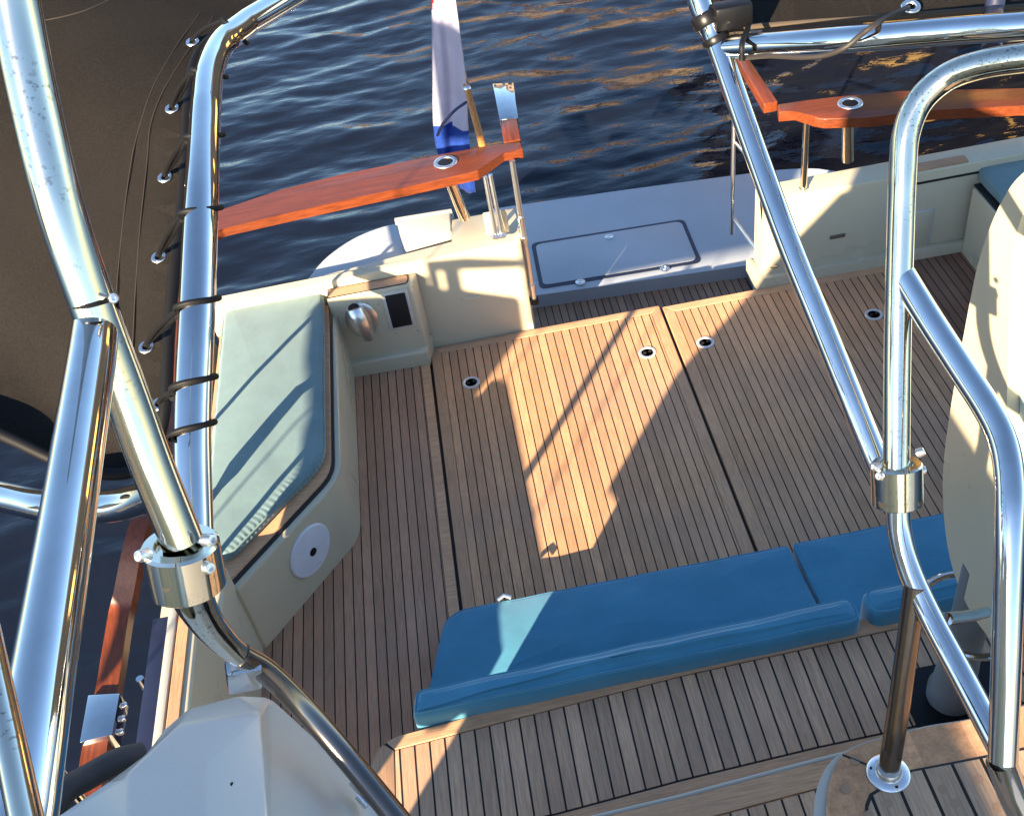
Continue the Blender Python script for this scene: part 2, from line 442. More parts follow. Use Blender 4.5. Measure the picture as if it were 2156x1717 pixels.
def tree(x, y, h, cr, label, seed):
    rnd = random.Random(seed)
    t = thing('tree', label, 'tree', (x, y, .3), 'trees on the quays')
    bm = bmesh.new(); tube(bm, [(x, y, .2), (x + .1, y, h * .3), (x, y + .1, h * .6)], [.3, .22, .1], 10)
    for k in range(6):
        a = rnd.random() * 6.28; tube(bm, [(x, y, h * (.3 + .05 * k)), (x + math.cos(a) * cr * .7, y + math.sin(a) * cr * .7, h * (.6 + .05 * k))], [.09, .03], 6)
    link('trunk', bm, plain_mat('bark', (.06, .045, .035), .9), t)
    bm = bmesh.new()
    for k in range(2600):
        u = Vector((rnd.gauss(0, 1), rnd.gauss(0, 1), rnd.gauss(0, 1))).normalized() * (rnd.random() ** .4)
        c = Vector((x + u.x * cr, y + u.y * cr, h * .68 + u.z * h * .36)); s = .22 + rnd.random() * .2
        a = Vector((rnd.gauss(0, 1), rnd.gauss(0, 1), rnd.gauss(0, 1))).normalized(); b = a.orthogonal().normalized()
        bm.faces.new([bm.verts.new(c + a * s), bm.verts.new(c + b * s), bm.verts.new(c - a * s), bm.verts.new(c - b * s)])
    link('crown', bm, plain_mat('leaves', (.05, .045, .018), .7, 0, .4, 1), t, smooth=False)
tree(14.3, 34.5, 15, 2.4, 'bushy dark green tree on the quay between two ochre canal houses', 1)
tree(19, 26, 12, 3.4, 'dark green tree behind the black boathouse', 3)
def boathouse():
    t = thing('boathouse', 'black tarred timber boathouse with ochre doors on the right bank', 'boathouse', (11, 18, 0))
    tar = plain_mat('tarred_timber', (.010, .009, .008), .7); och = plain_mat('ochre_paint', (.65, .40, .12), .6)
    bm = bmesh.new(); box(bm, 6.6, 18, 16, 22, -.5, 7.5); link('wall', bm, tar, t, smooth=False)
    bm = bmesh.new(); prism(bm, [(6.2, 15.7), (18.4, 15.7), (18.4, 22.3), (6.2, 22.3)], 7.5, [8.0, 8.0, 11, 11]); link('roof', bm, roofm, t, smooth=False)
    for x, w, z0, z1 in ((7.3, 1.0, .8, 3.2), (9.6, .6, 1.5, 4.2), (12.0, 1.6, .6, 3.0), (14.8, .7, 1.5, 4.0)):
        bm = bmesh.new(); box(bm, x - w / 2, x + w / 2, 15.93, 15.995, z0, z1); link('door', bm, och, t, smooth=False)
boathouse()

# --- boat hull and its decks
def hull():
    bm = bmesh.new()
    prism(bm, [(-1.56, -7), (-1.56, 5.029), (3.56, 5.029), (3.56, -7)], -.9, -.06)
    prism(bm, [(-1.56, 5.031), (-1.56, 5.6), (-1.1, 5.9), (2.9, 5.9), (3.56, 5.5), (3.56, 5.031)], -.9, -.47)
    struct(link('hull', bm, M['hull'], smooth=False))
    bm = bmesh.new(); prism(bm, [(-1.53, -7), (-1.53, 5.029), (3.5, 5.029), (3.5, -7)], -.055, -.03)
    struct(link('deck_underlay', bm, M['caulk'], smooth=False))
hull()
FL = 0.0
# port strip of the cockpit floor
quad = [(-1.45, 1.3), (-.365, 1.3), (-.365, 4.93), (-.80, 4.93), (-.80, 3.3)]
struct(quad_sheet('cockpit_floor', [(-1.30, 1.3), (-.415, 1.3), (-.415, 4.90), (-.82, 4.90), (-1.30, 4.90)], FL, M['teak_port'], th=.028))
struct(quad_sheet('floor_border', [(-.412, 1.3), (-.362, 1.3), (-.362, 5.03), (-.83, 5.03), (-.83, 4.903), (-.412, 4.903)], FL + .001, M['teak_border_x'], th=.028))
# starboard strip
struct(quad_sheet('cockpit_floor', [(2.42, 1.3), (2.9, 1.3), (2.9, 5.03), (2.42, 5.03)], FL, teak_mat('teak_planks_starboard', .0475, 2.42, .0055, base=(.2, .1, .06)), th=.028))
def hatch(x0, x1, y0, y1, label):
    t = thing('floor_hatch', label, 'floor hatch', ((x0 + x1) / 2, (y0 + y1) / 2, 0), 'teak floor hatches of the cockpit')
    b = .058
    bm = bmesh.new(); prism(bm, [(x0 + b + .003, y0), (x1 - b - .003, y0), (x1 - b - .003, y1 - b - .003), (x0 + b + .003, y1 - b - .003)], -.028, 0.0)
    link('planking', bm, M['teak'], t, smooth=False)
    for nm, pl in (('border', [(x0, y0), (x0 + b, y0), (x0 + b, y1 - b), (x0, y1)]), ('border', [(x1 - b, y0), (x1, y0), (x1, y1), (x1 - b, y1 - b)])):
        bm = bmesh.new(); prism(bm, pl, -.028, .001, .003, 1); link(nm, bm, M['teak_border_y'], t)
    bm = bmesh.new(); prism(bm, [(x0 + .004, y1), (x0 + b + .002, y1 - b), (x1 - b - .002, y1 - b), (x1 - .004, y1)][::-1], -.028, .001, .003, 1); link('border', bm, M['teak_border_x'], t)
    return t
h1 = hatch(-.345, 1.018, 1.4, 5.02, 'large teak floor hatch in the middle with the bright patch of sun on it')
h2 = hatch(1.036, 2.40, 1.4, 5.00, 'teak floor hatch on the right, mostly in shade')
RINGM = plain_mat('satin_steel', (.55, .56, .58), .38, .35)
def lift_ring(px, py, par):
    c = G(px, py, 0); t = link_ring = None
    bm = bmesh.new(); lathe(bm, c + Vector((0, 0, -.004)), (0, 0, 1), [(.050, 0), (.050, .006), (.046, .009), (.034, .007), (.033, .004)], 32)
    o = link('lift_ring', bm, RINGM, par)
    bm = bmesh.new()
    for s in (-1, 1): lathe(bm, c + Vector((s * .016, s * .004, .0035)), (0, 0, 1), [(.0105, 0), (.0105, .0025)], 16)
    q = link('finger_hole', bm, M['hole'], None, smooth=False); q.parent = o
    return o
for px, py, par in ((992, 805, h1), (1363, 742, h1), (1485, 721, h2), (1840, 662, h2)): lift_ring(px, py, par)

# --- gate threshold and swim platform
gx0, gx1 = .305, 1.62
struct(quad_sheet('gate_threshold', [(gx0, 5.034), (gx1 + .1, 5.034), (gx1 + .12, 5.77), (gx0, 5.77)], -.42, teak_mat('teak_planks_threshold', .0475, .305, .006, base=(.30, .18, .115)), th=.03))
PZ = -.32
def platform():
    out = [G(px, py, PZ) for px, py in ((1090, 432), (1300, 402), (1540, 370), (1650, 357), (1740, 357), (1810, 380))]
    pts = [(p.x, p.y) for p in spline(out, 5)]
    f0 = G(1129, 622, PZ); f1 = G(1590, 555, PZ)
    poly = [(.2, f0.y), (f0.x, f0.y), (f1.x, f1.y), (1.75, f1.y - .01), (1.75, 5.25), (3.0, 5.25)] + pts[::-1] + [(.2, 6.9)]
    bm = bmesh.new(); prism(bm, poly, -.6, PZ, .015, 3); struct(link('swim_platform', bm, M['platform']))
platform()
def locker_lid():
    t = thing('platform_locker_lid', 'flush grey locker lid with black gasket set in the swim platform', 'hatch lid', G(1300, 535, PZ))
    c = [G(px, py, PZ + .004) for px, py in ((1118, 512), (1440, 461), (1478, 552), (1137, 608))]
    poly = rounded([(p.x, p.y) for p in c], .05, 5)
    cx = sum(p[0] for p in poly) / len(poly); cy = sum(p[1] for p in poly) / len(poly)
    bm = bmesh.new(); prism(bm, poly[::-1], PZ + .001, PZ + .005); link('gasket', bm, M['navy'], t, smooth=False)
    ins = [(cx + (x - cx) * .95, cy + (y - cy) * .89) for x, y in poly]
    bm = bmesh.new(); prism(bm, ins, PZ + .002, PZ + .010, .003, 2); link('lid', bm, M['platform'], t)
    for px, py in ((1283, 499), (1222, 594), (1400, 566)):
        p = G(px, py, PZ + .01); bm = bmesh.new(); lathe(bm, p, (0, 0, 1), [(.032, 0), (.032, .004), (.026, .008), (.012, .006)], 24)
        torus(bm, p + Vector((0, 0, .008)), (0, 0, 1), .016, .003, 16, 6)
        link('latch', bm, M['chrome_s'], t)
locker_lid()

# --- transom coaming, port side, with its panel
def transom_port():
    t = thing('transom_moulding', 'cream moulded transom on the left with shower pocket, beside the open gate', 'transom', (-.25, 5.1, 0), 'transom mouldings either side of the gate')
    bm = bmesh.new()
    prism(bm, [(-1.5, 5.03), (.272, 5.03), (.29, 5.16), (.29, 5.40), (-.09, 5.40), (-.09, 5.16), (-.89, 5.13), (-1.5, 5.13)], -.5, [.56, .62, .62, .60, .60, .60, .56, .56], .012, 3)
    link('bulkhead', bm, M['cream'], t)
    # moulded pod carrying the shower head and the cubby
    pod = [(-.83, 4.925), (-.355, 4.925), (-.325, 5.029), (-.83, 5.029)]
    bm = bmesh.new(); prism(bm, pod, .10, .54, .012, 3, False); link('pod', bm, M['cream'], t)
    bm = bmesh.new(); prism(bm, [(-.83, 4.89), (-.36, 4.88), (-.32, 5.029), (-.83, 5.029)], -.015, .10, .02, 3); link('plinth', bm, M['cream'], t)
    bm = bmesh.new(); prism(bm, rounded([(-.82, 4.945), (-.385, 4.945), (-.375, 5.015), (-.82, 5.015)], [.005, .02, .02, .005]), .535, .5445, .002, 1)
    link('teak_inlay', bm, M['teak_border_x'], t)
    bm = bmesh.new(); prism(bm, rounded([(-.826, 4.938), (-.376, 4.938), (-.366, 5.022), (-.826, 5.022)], [.005, .025, .025, .005]), .535, .5425)
    link('inlay_groove', bm, M['caulk'], t, smooth=False)
    # slot handle on the face
    bm = bmesh.new(); prism(bm, rounded([(-.105, 5.022), (.0, 5.022), (.0, 5.035), (-.105, 5.035)], .004, 3), .285, .305, .006, 2); link('slot_vent', bm, M['cream'], t)
    # cubby
    def rect(pxs, y0, y1, nm, mat, ins=0):
        ps = [Yp(px, py, 4.925) for px, py in pxs]
        x0 = min(p.x for p in ps) + ins; x1 = max(p.x for p in ps) - ins; z0 = min(p.z for p in ps) + ins; z1 = max(p.z for p in ps) - ins
        bm = bmesh.new(); box(bm, x0, x1, y0, y1, z0, z1, .004); return link(nm, bm, mat, t)
    R_ = ((806, 618), (858, 622), (863, 684), (824, 690))
    rect(R_, 4.914, 4.926, 'cubby_frame', M['grey_cream'], -.008)
    rect(R_, 4.908, 4.924, 'cubby_opening', M['hole'], .010)
    for px, py in ((797, 640), (868, 660), (832, 702), (880, 695)):
        c = Yp(px, py, 4.925); bm = bmesh.new(); lathe(bm, c, (0, -1, 0), [(.006, -.002), (.005, .003)], 12); link('screw', bm, M['chrome_s'], t)
    # shower
    s = thing('shower_head', 'chrome hand shower in its round holder on the cream transom panel', 'shower', Yp(760, 675, 4.92))
    c = Yp(760, 668, 4.915)
    bm = bmesh.new(); lathe(bm, c + Vector((0, .01, -.02)), (0, -1, 0), [(.092, 0), (.092, .008), (.080, .02), (.062, .024)], 32)
    for v in bm.verts: v.co.z = c.z - .02 + (v.co.z - c.z + .02) * 1.3
    link('holder', bm, M['chrome_s'], s)
    bm = bmesh.new(); tube(bm, spline([c + Vector((-.018, -.035, .095)), c + Vector((-.012, -.055, .04)), c + Vector((.004, -.055, -.03)), c + Vector((.018, -.03, -.115))], 5), [.038 + .018 * math.sin(math.pi * min(1, (k + 2) / 16.)) for k in range(16)], 24)
    link('handset', bm, M['chrome_s'], s)
    bm = bmesh.new(); lathe(bm, c + Vector((-.019, -.036, .092)), (0, -.35, 1), [(.031, 0), (.031, .008)], 20); link('mouth', bm, M['hole'], s)
transom_port()
def quarter():
    o = [G(px, py, .45) for px, py in ((655, 577), (690, 540), (740, 505), (790, 483), (838, 470), (950, 446))]
    pts = [(p.x, p.y) for p in spline(o, 4)]
    bm = bmesh.new(); prism(bm, [(-.06, 5.17), (-.10, pts[-1][1])] + pts[::-1][1:] + [(-.9, 5.14)], -.5, .45, .012, 2); struct(link('quarter_deck', bm, M['platform']))
    for k, (off, z) in enumerate(((.02, .40), (.05, .33))):
        bm = bmesh.new(); c = Vector((-.4, 5.2)); ring = []
        for x, y in pts:
            d_ = (Vector((x, y)) - c).normalized() * off; ring.append((x + d_.x, y + d_.y, z))
        tube(bm, ring, .018, 10); struct(link('rubbing_strake', bm, M['grey_cream']))
quarter()
def white_box():
    t = thing('deck_box', 'small white box with sloping lid on the left quarter behind the transom', 'deck box', G(900, 500, .45))
    a = [G(*q, .62) for q in ((834, 462), (948, 443), (950, 481), (851, 508))]
    bm = bmesh.new()
    zt = [.62, .62, .60, .60]
    prism(bm, [(p.x, p.y) for p in a], .451, zt, .012, 3, False); link('body', bm, M['white'], t)
    bm = bmesh.new(); p = [(a[0].x - .008, a[0].y + .008), (a[1].x + .008, a[1].y + .008), (a[1].x + .008, a[1].y - .012), (a[0].x - .008, a[0].y - .012)]
    prism(bm, p, .59, .628, .004, 2); link('lid_rim', bm, M['white'], t)
white_box()
def transom_star():
    t = thing('transom_moulding', 'cream moulded transom on the right of the gate with an inspection panel', 'transom', (2.2, 5.1, 0), 'transom mouldings either side of the gate')
    bm = bmesh.new()
    prism(bm, [(1.64, 5.03), (3.5, 5.03), (3.5, 5.2), (1.64, 5.2)], -.5, .575, .012, 3); link('bulkhead', bm, M['cream'], t)
    bm = bmesh.new(); prism(bm, [(1.60, 5.0), (1.60, 5.22), (1.639, 5.22), (1.639, 5.029), (2.9, 5.029), (2.9, 4.99)][::-1], -.015, .07, .01, 2); link('plinth', bm, M['cream'], t)
    bm = bmesh.new(); prism(bm, rounded([(2.40, 5.04), (2.80, 5.04), (2.80, 5.11), (2.40, 5.11)], .01), .54, [.583] * 28); link('teak_inlay', bm, M['teak_border_x'], t, smooth=False)
    bm = bmesh.new(); box(bm, 2.40, 2.86, 5.024, 5.0305, .50, .512); link('inlay_groove', bm, M['caulk'], t, smooth=False)
    c = Yp(1763, 497, 5.03)
    bm = bmesh.new(); box(bm, c.x - .045, c.x + .045, 5.022, 5.033, c.z - .012, c.z + .012, .005); link('slot_vent', bm, plain_mat('bronze_slot', (.12, .09, .06), .5), t)
    ps = [Yp(px, py, 5.03) for px, py in ((1925, 445), (1965, 445), (1955, 520), (1915, 522))]
    x0, x1, z0, z1 = ps[0].x - .02, ps[1].x, ps[2].z, ps[0].z
    bm = bmesh.new(); box(bm, x0, x1, 5.024, 5.031, z0, z1, .002); link('inspection_panel', bm, M['grey_cream'], t)
    bm = bmesh.new(); box(bm, x0 + .012, x1 - .012, 5.020, 5.026, z0 + .012, z1 - .012, .002); link('panel_door', bm, M['cream'], t)
transom_star()

# --- side decks, coamings
def port_side():
    bm = bmesh.new(); prism(bm, [(-1.285, 1.2), (-1.285, 3.22), (-1.56, 3.45), (-1.56, 5.15), (-1.60, 5.15), (-1.60, 1.2)][::-1], -.3, [.40, .40, .40, .70, .40, .40][::-1] if 0 else .40); struct(link('side_deck', bm, M['cream'], smooth=False))
    t = thing('coaming', 'cream side coaming with white edge and teak cap along the left side deck', 'coaming', (-1.3, 2.2, .4))
    z = .84
    bm = bmesh.new(); prism(bm, [(-1.255, 1.2), (-1.255, 2.70), (-1.30, 2.76), (-1.335, 2.74), (-1.335, 1.2)][::-1], .0, z, .012, 3); link('inner_wall', bm, M['cream'], t)
    bm = bmesh.new(); prism(bm, [(-1.27, 2.74), (-1.27, 3.12), (-1.42, 3.12), (-1.42, 2.72)][::-1], .0, .565, .012, 3); link('sun_gap_block', bm, M['cream'], t)  # added low block that keeps a sun streak off the floor
    bm = bmesh.new(); prism(bm, [(-1.285, 1.2), (-1.285, 2.68), (-1.33, 2.71), (-1.33, 1.2)][::-1], z + .001, z + .010, .003, 1); link('teak_cap', bm, M['teak_border_y'], t)
    bm = bmesh.new(); prism(bm, [(-1.338, 1.2), (-1.338, 2.74), (-1.372, 2.72), (-1.372, 1.2)][::-1], .3, z + .012, .008, 2); link('white_edge', bm, M['white'], t)
    bm = bmesh.new(); prism(bm, [(-1.376, 1.2), (-1.376, 2.70), (-1.445, 2.70), (-1.445, 1.2)][::-1], .3, z - .02, .01, 2); link('rubber_strip', bm, M['navy'], t)
port_side()

# ================================================================== BENCH, left
def bench():
    t = thing('side_bench', 'cream moulded bench with angled end and round speaker along the left side', 'bench', (-1.1, 4.2, 0))
    outer = rounded([(-.80, 4.985), (-.80, 3.66), (-1.255, 3.10), (-1.44, 3.10), (-1.44, 4.985)], [0, .10, 0, 0, 0], 6)
    # base leans in slightly: bottom is wider than the top
    bm = bmesh.new(); prism(bm, outer, -.02, .43, .02, 4); 
    link('base', bm, M['cream'], t)
    rim = rounded([(-.825, 5.02), (-.825, 3.675), (-1.275, 3.125), (-1.45, 3.125), (-1.45, 5.02)], [0, .09, 0, 0, 0], 6)
    bm = bmesh.new(); prism(bm, rim, .431, .440); link('groove', bm, M['caulk'], t, smooth=False)
    rim2 = rounded([(-.84, 5.01), (-.84, 3.685), (-1.28, 3.15), (-1.45, 3.15), (-1.45, 5.01)], [0, .085, 0, 0, 0], 6)
    bm = bmesh.new(); prism(bm, rim2, .440, .450, .003, 1); link('teak_lid_edge', bm, M['teak_border_x'], t)
    # speaker on the angled end
    a = Vector((-.80, 3.66, 0)); b = Vector((-1.255, 3.10, 0)); d = (b - a).normalized(); nrm = Vector((-d.y, d.x, 0))
    if nrm.y > 0: nrm = -nrm
    best = None
    r = ray(652, 1158); tt = (a - O).dot(nrm) / r.dot(nrm); c = O + r * tt
    s = thing('speaker', 'round pale grey loudspeaker grille with dark centre in the bench end', 'speaker', c)
    bm = bmesh.new(); lathe(bm, c, nrm, [(.134, 0), (.134, .006), (.127, .013), (.120, .013), (.03, .021)], 48); link('grille', bm, M['plastic_blue'], s, angle=20)
    bm = bmesh.new(); lathe(bm, c + nrm * .018, nrm, [(.022, 0), (.021, .006), (.012, .008)], 24); link('centre_cap', bm, M['black'], s)
    q = c - Vector((0, 0, .100)) + nrm * .012 + d * -.012
    bm = bmesh.new(); tube(bm, [q - d * .013, q + d * .013], .003, 8); link('badge', bm, M['black'], s)
    # cushion
    cu = rounded([(-.86, 5.17), (-.86, 3.735), (-1.285, 3.235), (-1.40, 3.25), (-1.42, 5.17)], [.03, .09, .05, .05, .03], 6)
    bm = pillow(dense(cu, .035)[::-1] if 0 else dense(cu, .035), .451, .515, .024, .012, wr=.004, seed=3)
    p0 = Vector((-.90, 3.70)); p1 = Vector((-1.285, 3.235)); dd = (p1 - p0).normalized(); nn = Vector((-dd.y, dd.x));
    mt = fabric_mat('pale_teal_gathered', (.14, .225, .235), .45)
    # gathered seam along the angled end: short creases square to the edge
    nt = mt.node_tree; bs = nt.nodes['Principled BSDF']; bn = [n for n in nt.nodes if n.type == 'BUMP'][0]
    c_ = ncoord(nt); sp = nt.nodes.new('ShaderNodeSeparateXYZ'); nt.links.new(c_, sp.inputs[0])
    al = nmath(nt, 'ADD', nmath(nt, 'MULTIPLY', sp.outputs[0], dd.x), nmath(nt, 'MULTIPLY', sp.outputs[1], dd.y))
    di = nmath(nt, 'ADD', nmath(nt, 'MULTIPLY', sp.outputs[0], nn.x), nmath(nt, 'MULTIPLY', sp.outputs[1], nn.y))
    di = nmath(nt, 'ABSOLUTE', nmath(nt, 'SUBTRACT', di, p0.dot(nn)))
    mask = nmath(nt, 'MAXIMUM', nmath(nt, 'SUBTRACT', 1.0, nmath(nt, 'DIVIDE', di, .07)), 0.0)
    wob = nmath(nt, 'MULTIPLY', nnoise(nt, c_, 9, 3), .03)
    wv = nmath(nt, 'SINE', nmath(nt, 'MULTIPLY', nmath(nt, 'ADD', al, wob), 215.0))
    wv = nmath(nt, 'MULTIPLY', nmath(nt, 'MULTIPLY', wv, mask), nmath(nt, 'ADD', nnoise(nt, c_, 22, 2), .15))
    b2 = nt.nodes.new('ShaderNodeBump'); b2.inputs['Strength'].default_value = .55; b2.inputs['Distance'].default_value = .0035
    nt.links.new(wv, b2.inputs['Height']); nt.links.new(bn.outputs[0], b2.inputs['Normal']); nt.links.new(b2.outputs[0], bs.inputs['Normal'])
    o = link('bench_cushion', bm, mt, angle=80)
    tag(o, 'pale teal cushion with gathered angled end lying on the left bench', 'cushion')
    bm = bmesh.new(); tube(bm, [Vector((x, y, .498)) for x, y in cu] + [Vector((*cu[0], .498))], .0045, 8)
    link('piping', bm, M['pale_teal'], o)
bench()
def star_bench():
    t = thing('side_bench', 'cream bench along the right side, only its far end in view', 'bench', (3.1, 3.5, 0))
    bm = bmesh.new(); prism(bm, [(2.82, 1.6), (3.5, 1.6), (3.5, 4.985), (2.82, 4.985)], -.02, .44, .012, 3); link('base', bm, M['cream'], t)
    bm = bmesh.new(); prism(bm, [(2.83, 1.6), (3.5, 1.6), (3.5, 5.0), (2.83, 5.0)], .441, .450); link('groove', bm, M['caulk'], t, smooth=False)
    c = Yp(2047, 470, 4.7); bm = bmesh.new(); lathe(bm, (2.822, 4.62, .30), (-1, 0, 0), [(.014, 0), (.012, .006)], 16); link('lock', bm, M['black'], t)
    bm = pillow(dense([(2.86, 1.7), (3.45, 1.7), (3.45, 5.1), (2.86, 5.1)], .05), .451, .53, .024, .01, seed=8)
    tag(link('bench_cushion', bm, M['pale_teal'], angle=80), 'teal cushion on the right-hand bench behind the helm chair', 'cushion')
    t = thing('gunwale', 'pale gunwale moulding with a white cleat on the right-hand side', 'gunwale', (3.4, 4, .5))
    bm = bmesh.new(); prism(bm, [(3.46, 1.6), (3.60, 1.6), (3.60, 5.25), (3.46, 5.25)], .0, .60, .015, 3); link('moulding', bm, M['cream'], t)
star_bench()

# ================================================================== SOFA
def sofa():
    t = thing('sofa', 'long low sofa with blue cushions facing aft in front of the teak step', 'sofa', (.9, 2.5, 0))
    zs = .155
    def g2(px, py): p = G(px, py, zs); return (p.x, p.y)
    bm = bmesh.new(); prism(bm, [(-.10, 2.16), (2.4, 2.16), (2.4, 2.62), (-.10, 2.62)], .002, .058, .01, 2); link('base', bm, M['rubber'], t)
    def cush(poly, z0, z1, bev, puff, seed, label, nm='seat_cushion'):
        dp = dense(poly, .04)[::-1]
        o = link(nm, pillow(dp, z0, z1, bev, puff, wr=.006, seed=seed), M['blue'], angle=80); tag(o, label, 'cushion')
        n = len(dp); cx = sum(p[0] for p in dp) / n; ring = []
        P = [Vector((p[0], p[1])) for p in dp]; c = Vector((cx, sum(p[1] for p in dp) / n))
        for k in range(n + 1):
            p = P[k % n]; q = P[(k + 1) % n] - P[k % n - 1]; nn = Vector((-q.y, q.x)).normalized()
            if nn.dot(c - p) < 0: nn = -nn
            v = Vector((*(p + nn * bev * .30), z1 - bev * .28))
            v.z += .006 * mnoise.noise(v * 7 + Vector((seed, 0, 0))); ring.append(v)
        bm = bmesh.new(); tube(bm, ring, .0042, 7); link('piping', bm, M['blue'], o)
        return o
    A = rounded([g2(893, 1475), g2(937, 1283), g2(1659, 1141), g2(1745, 1312)], [.02, .10, .025, .02], 8)
    A = [(x, y) for x, y in A]
    cush(A, .06, zs - .012, .022, .014, 11, 'long blue seat cushion at the left end of the sofa, its corner in the sun')
    a, b_ = g2(1666, 1139), g2(1752, 1311)
    B = rounded([b_, a, (2.4, a[1] + .02), (2.4, b_[1])], [.02, .025, .1, .02], 8)
    cush(B, .06, zs - .012, .022, .014, 21, 'blue seat cushion on the right part of the sofa behind the steel pole')
    A = rounded([(-.49, 2.065), (-.475, 2.17), (1.075, 2.215), (1.08, 2.10)], [.02, .035, .05, .05], 6)
    cush(A, .60, .83, .04, .012, 5, 'long thin blue backrest cushion beside the teak step, left end in the sun', 'back_cushion')
    B = rounded([(1.11, 2.11), (1.105, 2.23), (2.4, 2.26), (2.4, 2.14)], [.05, .05, .05, .05], 6)
    cush(B, .60, .83, .04, .012, 15, 'shorter blue backrest cushion right of the gap, behind the steel pole', 'back_cushion')
    bm = bmesh.new(); box(bm, -.44, 2.4, 2.10, 2.155, .06, .70, .01); link('back_panel', bm, M['rubber'], t)
    b = G(1062, 1260, .15)
    bm = bmesh.new(); tube(bm, [b + Vector((-.03, 0, 0)), b + Vector((0, .012, .01)), b + Vector((.03, 0, 0))], .010, 10); link('hinge', bm, M['chrome_s'], t)
sofa()

# ================================================================== TEAK STEPS
def steps():
    t = thing('teak_step', 'wide teak step with rounded left corner behind the sofa', 'step', (.5, 1.85, .3))
    zt = .75
    f = [(832, 1548), (1130, 1470), (1437, 1384), (1897, 1287)]
    fr = [G(px, py, zt) for px, py in f]
    xs = [(p.x, p.y) for p in fr] + [(2.4, 2.18)]
    cv = spline([G(px, py, zt) for px, py in ((766, 1760), (770, 1690), (776, 1632), (789, 1592), (808, 1566), (842, 1547))], 5)
    cv = [(p.x, p.y) for p in cv]; k_ = 21
    cv[0] = (cv[0][0], 1.60)
    outer = cv + xs[1:] + [(2.4, 1.60)]
    bm = bmesh.new(); prism(bm, outer[::-1], .0, zt - .012, .006, 2); link('carcass', bm, M['cream'], t)
    bm = bmesh.new(); prism(bm, [(x, y) for x, y in outer][::-1], zt - .011, zt - .003); link('caulking', bm, M['caulk'], t, smooth=False)
    # planks between the seams
    ins = [G(px, py, zt) for px, py in ((832, 1577), (1437, 1421), (1894, 1321))]
    ins = [(p.x, p.y) for p in ins] + [(2.4, 2.11)]
    rear = [(-.575, 1.665), (-.07, 1.668), (.344, 1.700), (.786, 1.722), (2.4, 1.76)]
    g = .004
    bm = bmesh.new(); prism(bm, ([(x, y - g) for x, y in ins] + [(x, y + g) for x, y in rear[::-1]])[::-1], zt - .008, zt); link('planking', bm, M['teak_step'], t, smooth=False)
    bm = bmesh.new(); prism(bm, (cv[k_:] + xs[1:] + [(x, y) for x, y in ins[::-1]])[::-1], zt - .008, zt + .001, .003, 1); link('front_border', bm, M['teak_border_x'], t)
    bm = bmesh.new(); prism(bm, (cv[:k_] + [(ins[0][0] - .004, ins[0][1] - .003), (-.580, 1.60)])[::-1], zt - .008, zt + .001, .004, 2); link('side_border', bm, M['teak_border_y'], t)
    bm = bmesh.new(); prism(bm, ([(x, y - .004) for x, y in rear] + [(2.4, 1.60), (-.575, 1.60)])[::-1], zt - .008, zt + .0008, .002, 1); link('rear_border', bm, M['teak_border_x'], t)
    # next step up
    t = thing('teak_step', 'upper teak step with pale nosing at the bottom edge of the view', 'step', (.5, 1.3, .8))
    z2 = .95
    n = [G(px, py, z2) for px, py in ((1190, 1731), (1437, 1672), (1720, 1597))]
    n = [(-.30, 1.535)] + [(p.x, p.y) for p in n] + [(2.4, 1.67)]
    bm = bmesh.new(); prism(bm, (n + [(2.4, 1.0), (-.30, 1.0)])[::-1], .30, z2 - .006, .004, 2); link('carcass', bm, M['teak_plain'], t)
    bm = bmesh.new(); tube(bm, [(x, y - .002, z2 - .005) for x, y in n], .0075, 8); link('nosing', bm, M['white'], t)
    bm = bmesh.new(); prism(bm, ([(x, y - .010) for x, y in n] + [(x, y - .085) for x, y in n[::-1]])[::-1], z2 - .006, z2 + .002, .002, 1); link('front_border', bm, M['teak_border_x'], t)
    bm = bmesh.new(); prism(bm, ([(x, y - .091) for x, y in n] + [(2.4, 1.0), (-.30, 1.0)])[::-1], z2 - .006, z2 + .001); link('planking', bm, M['teak_step'], t, smooth=False)
steps()

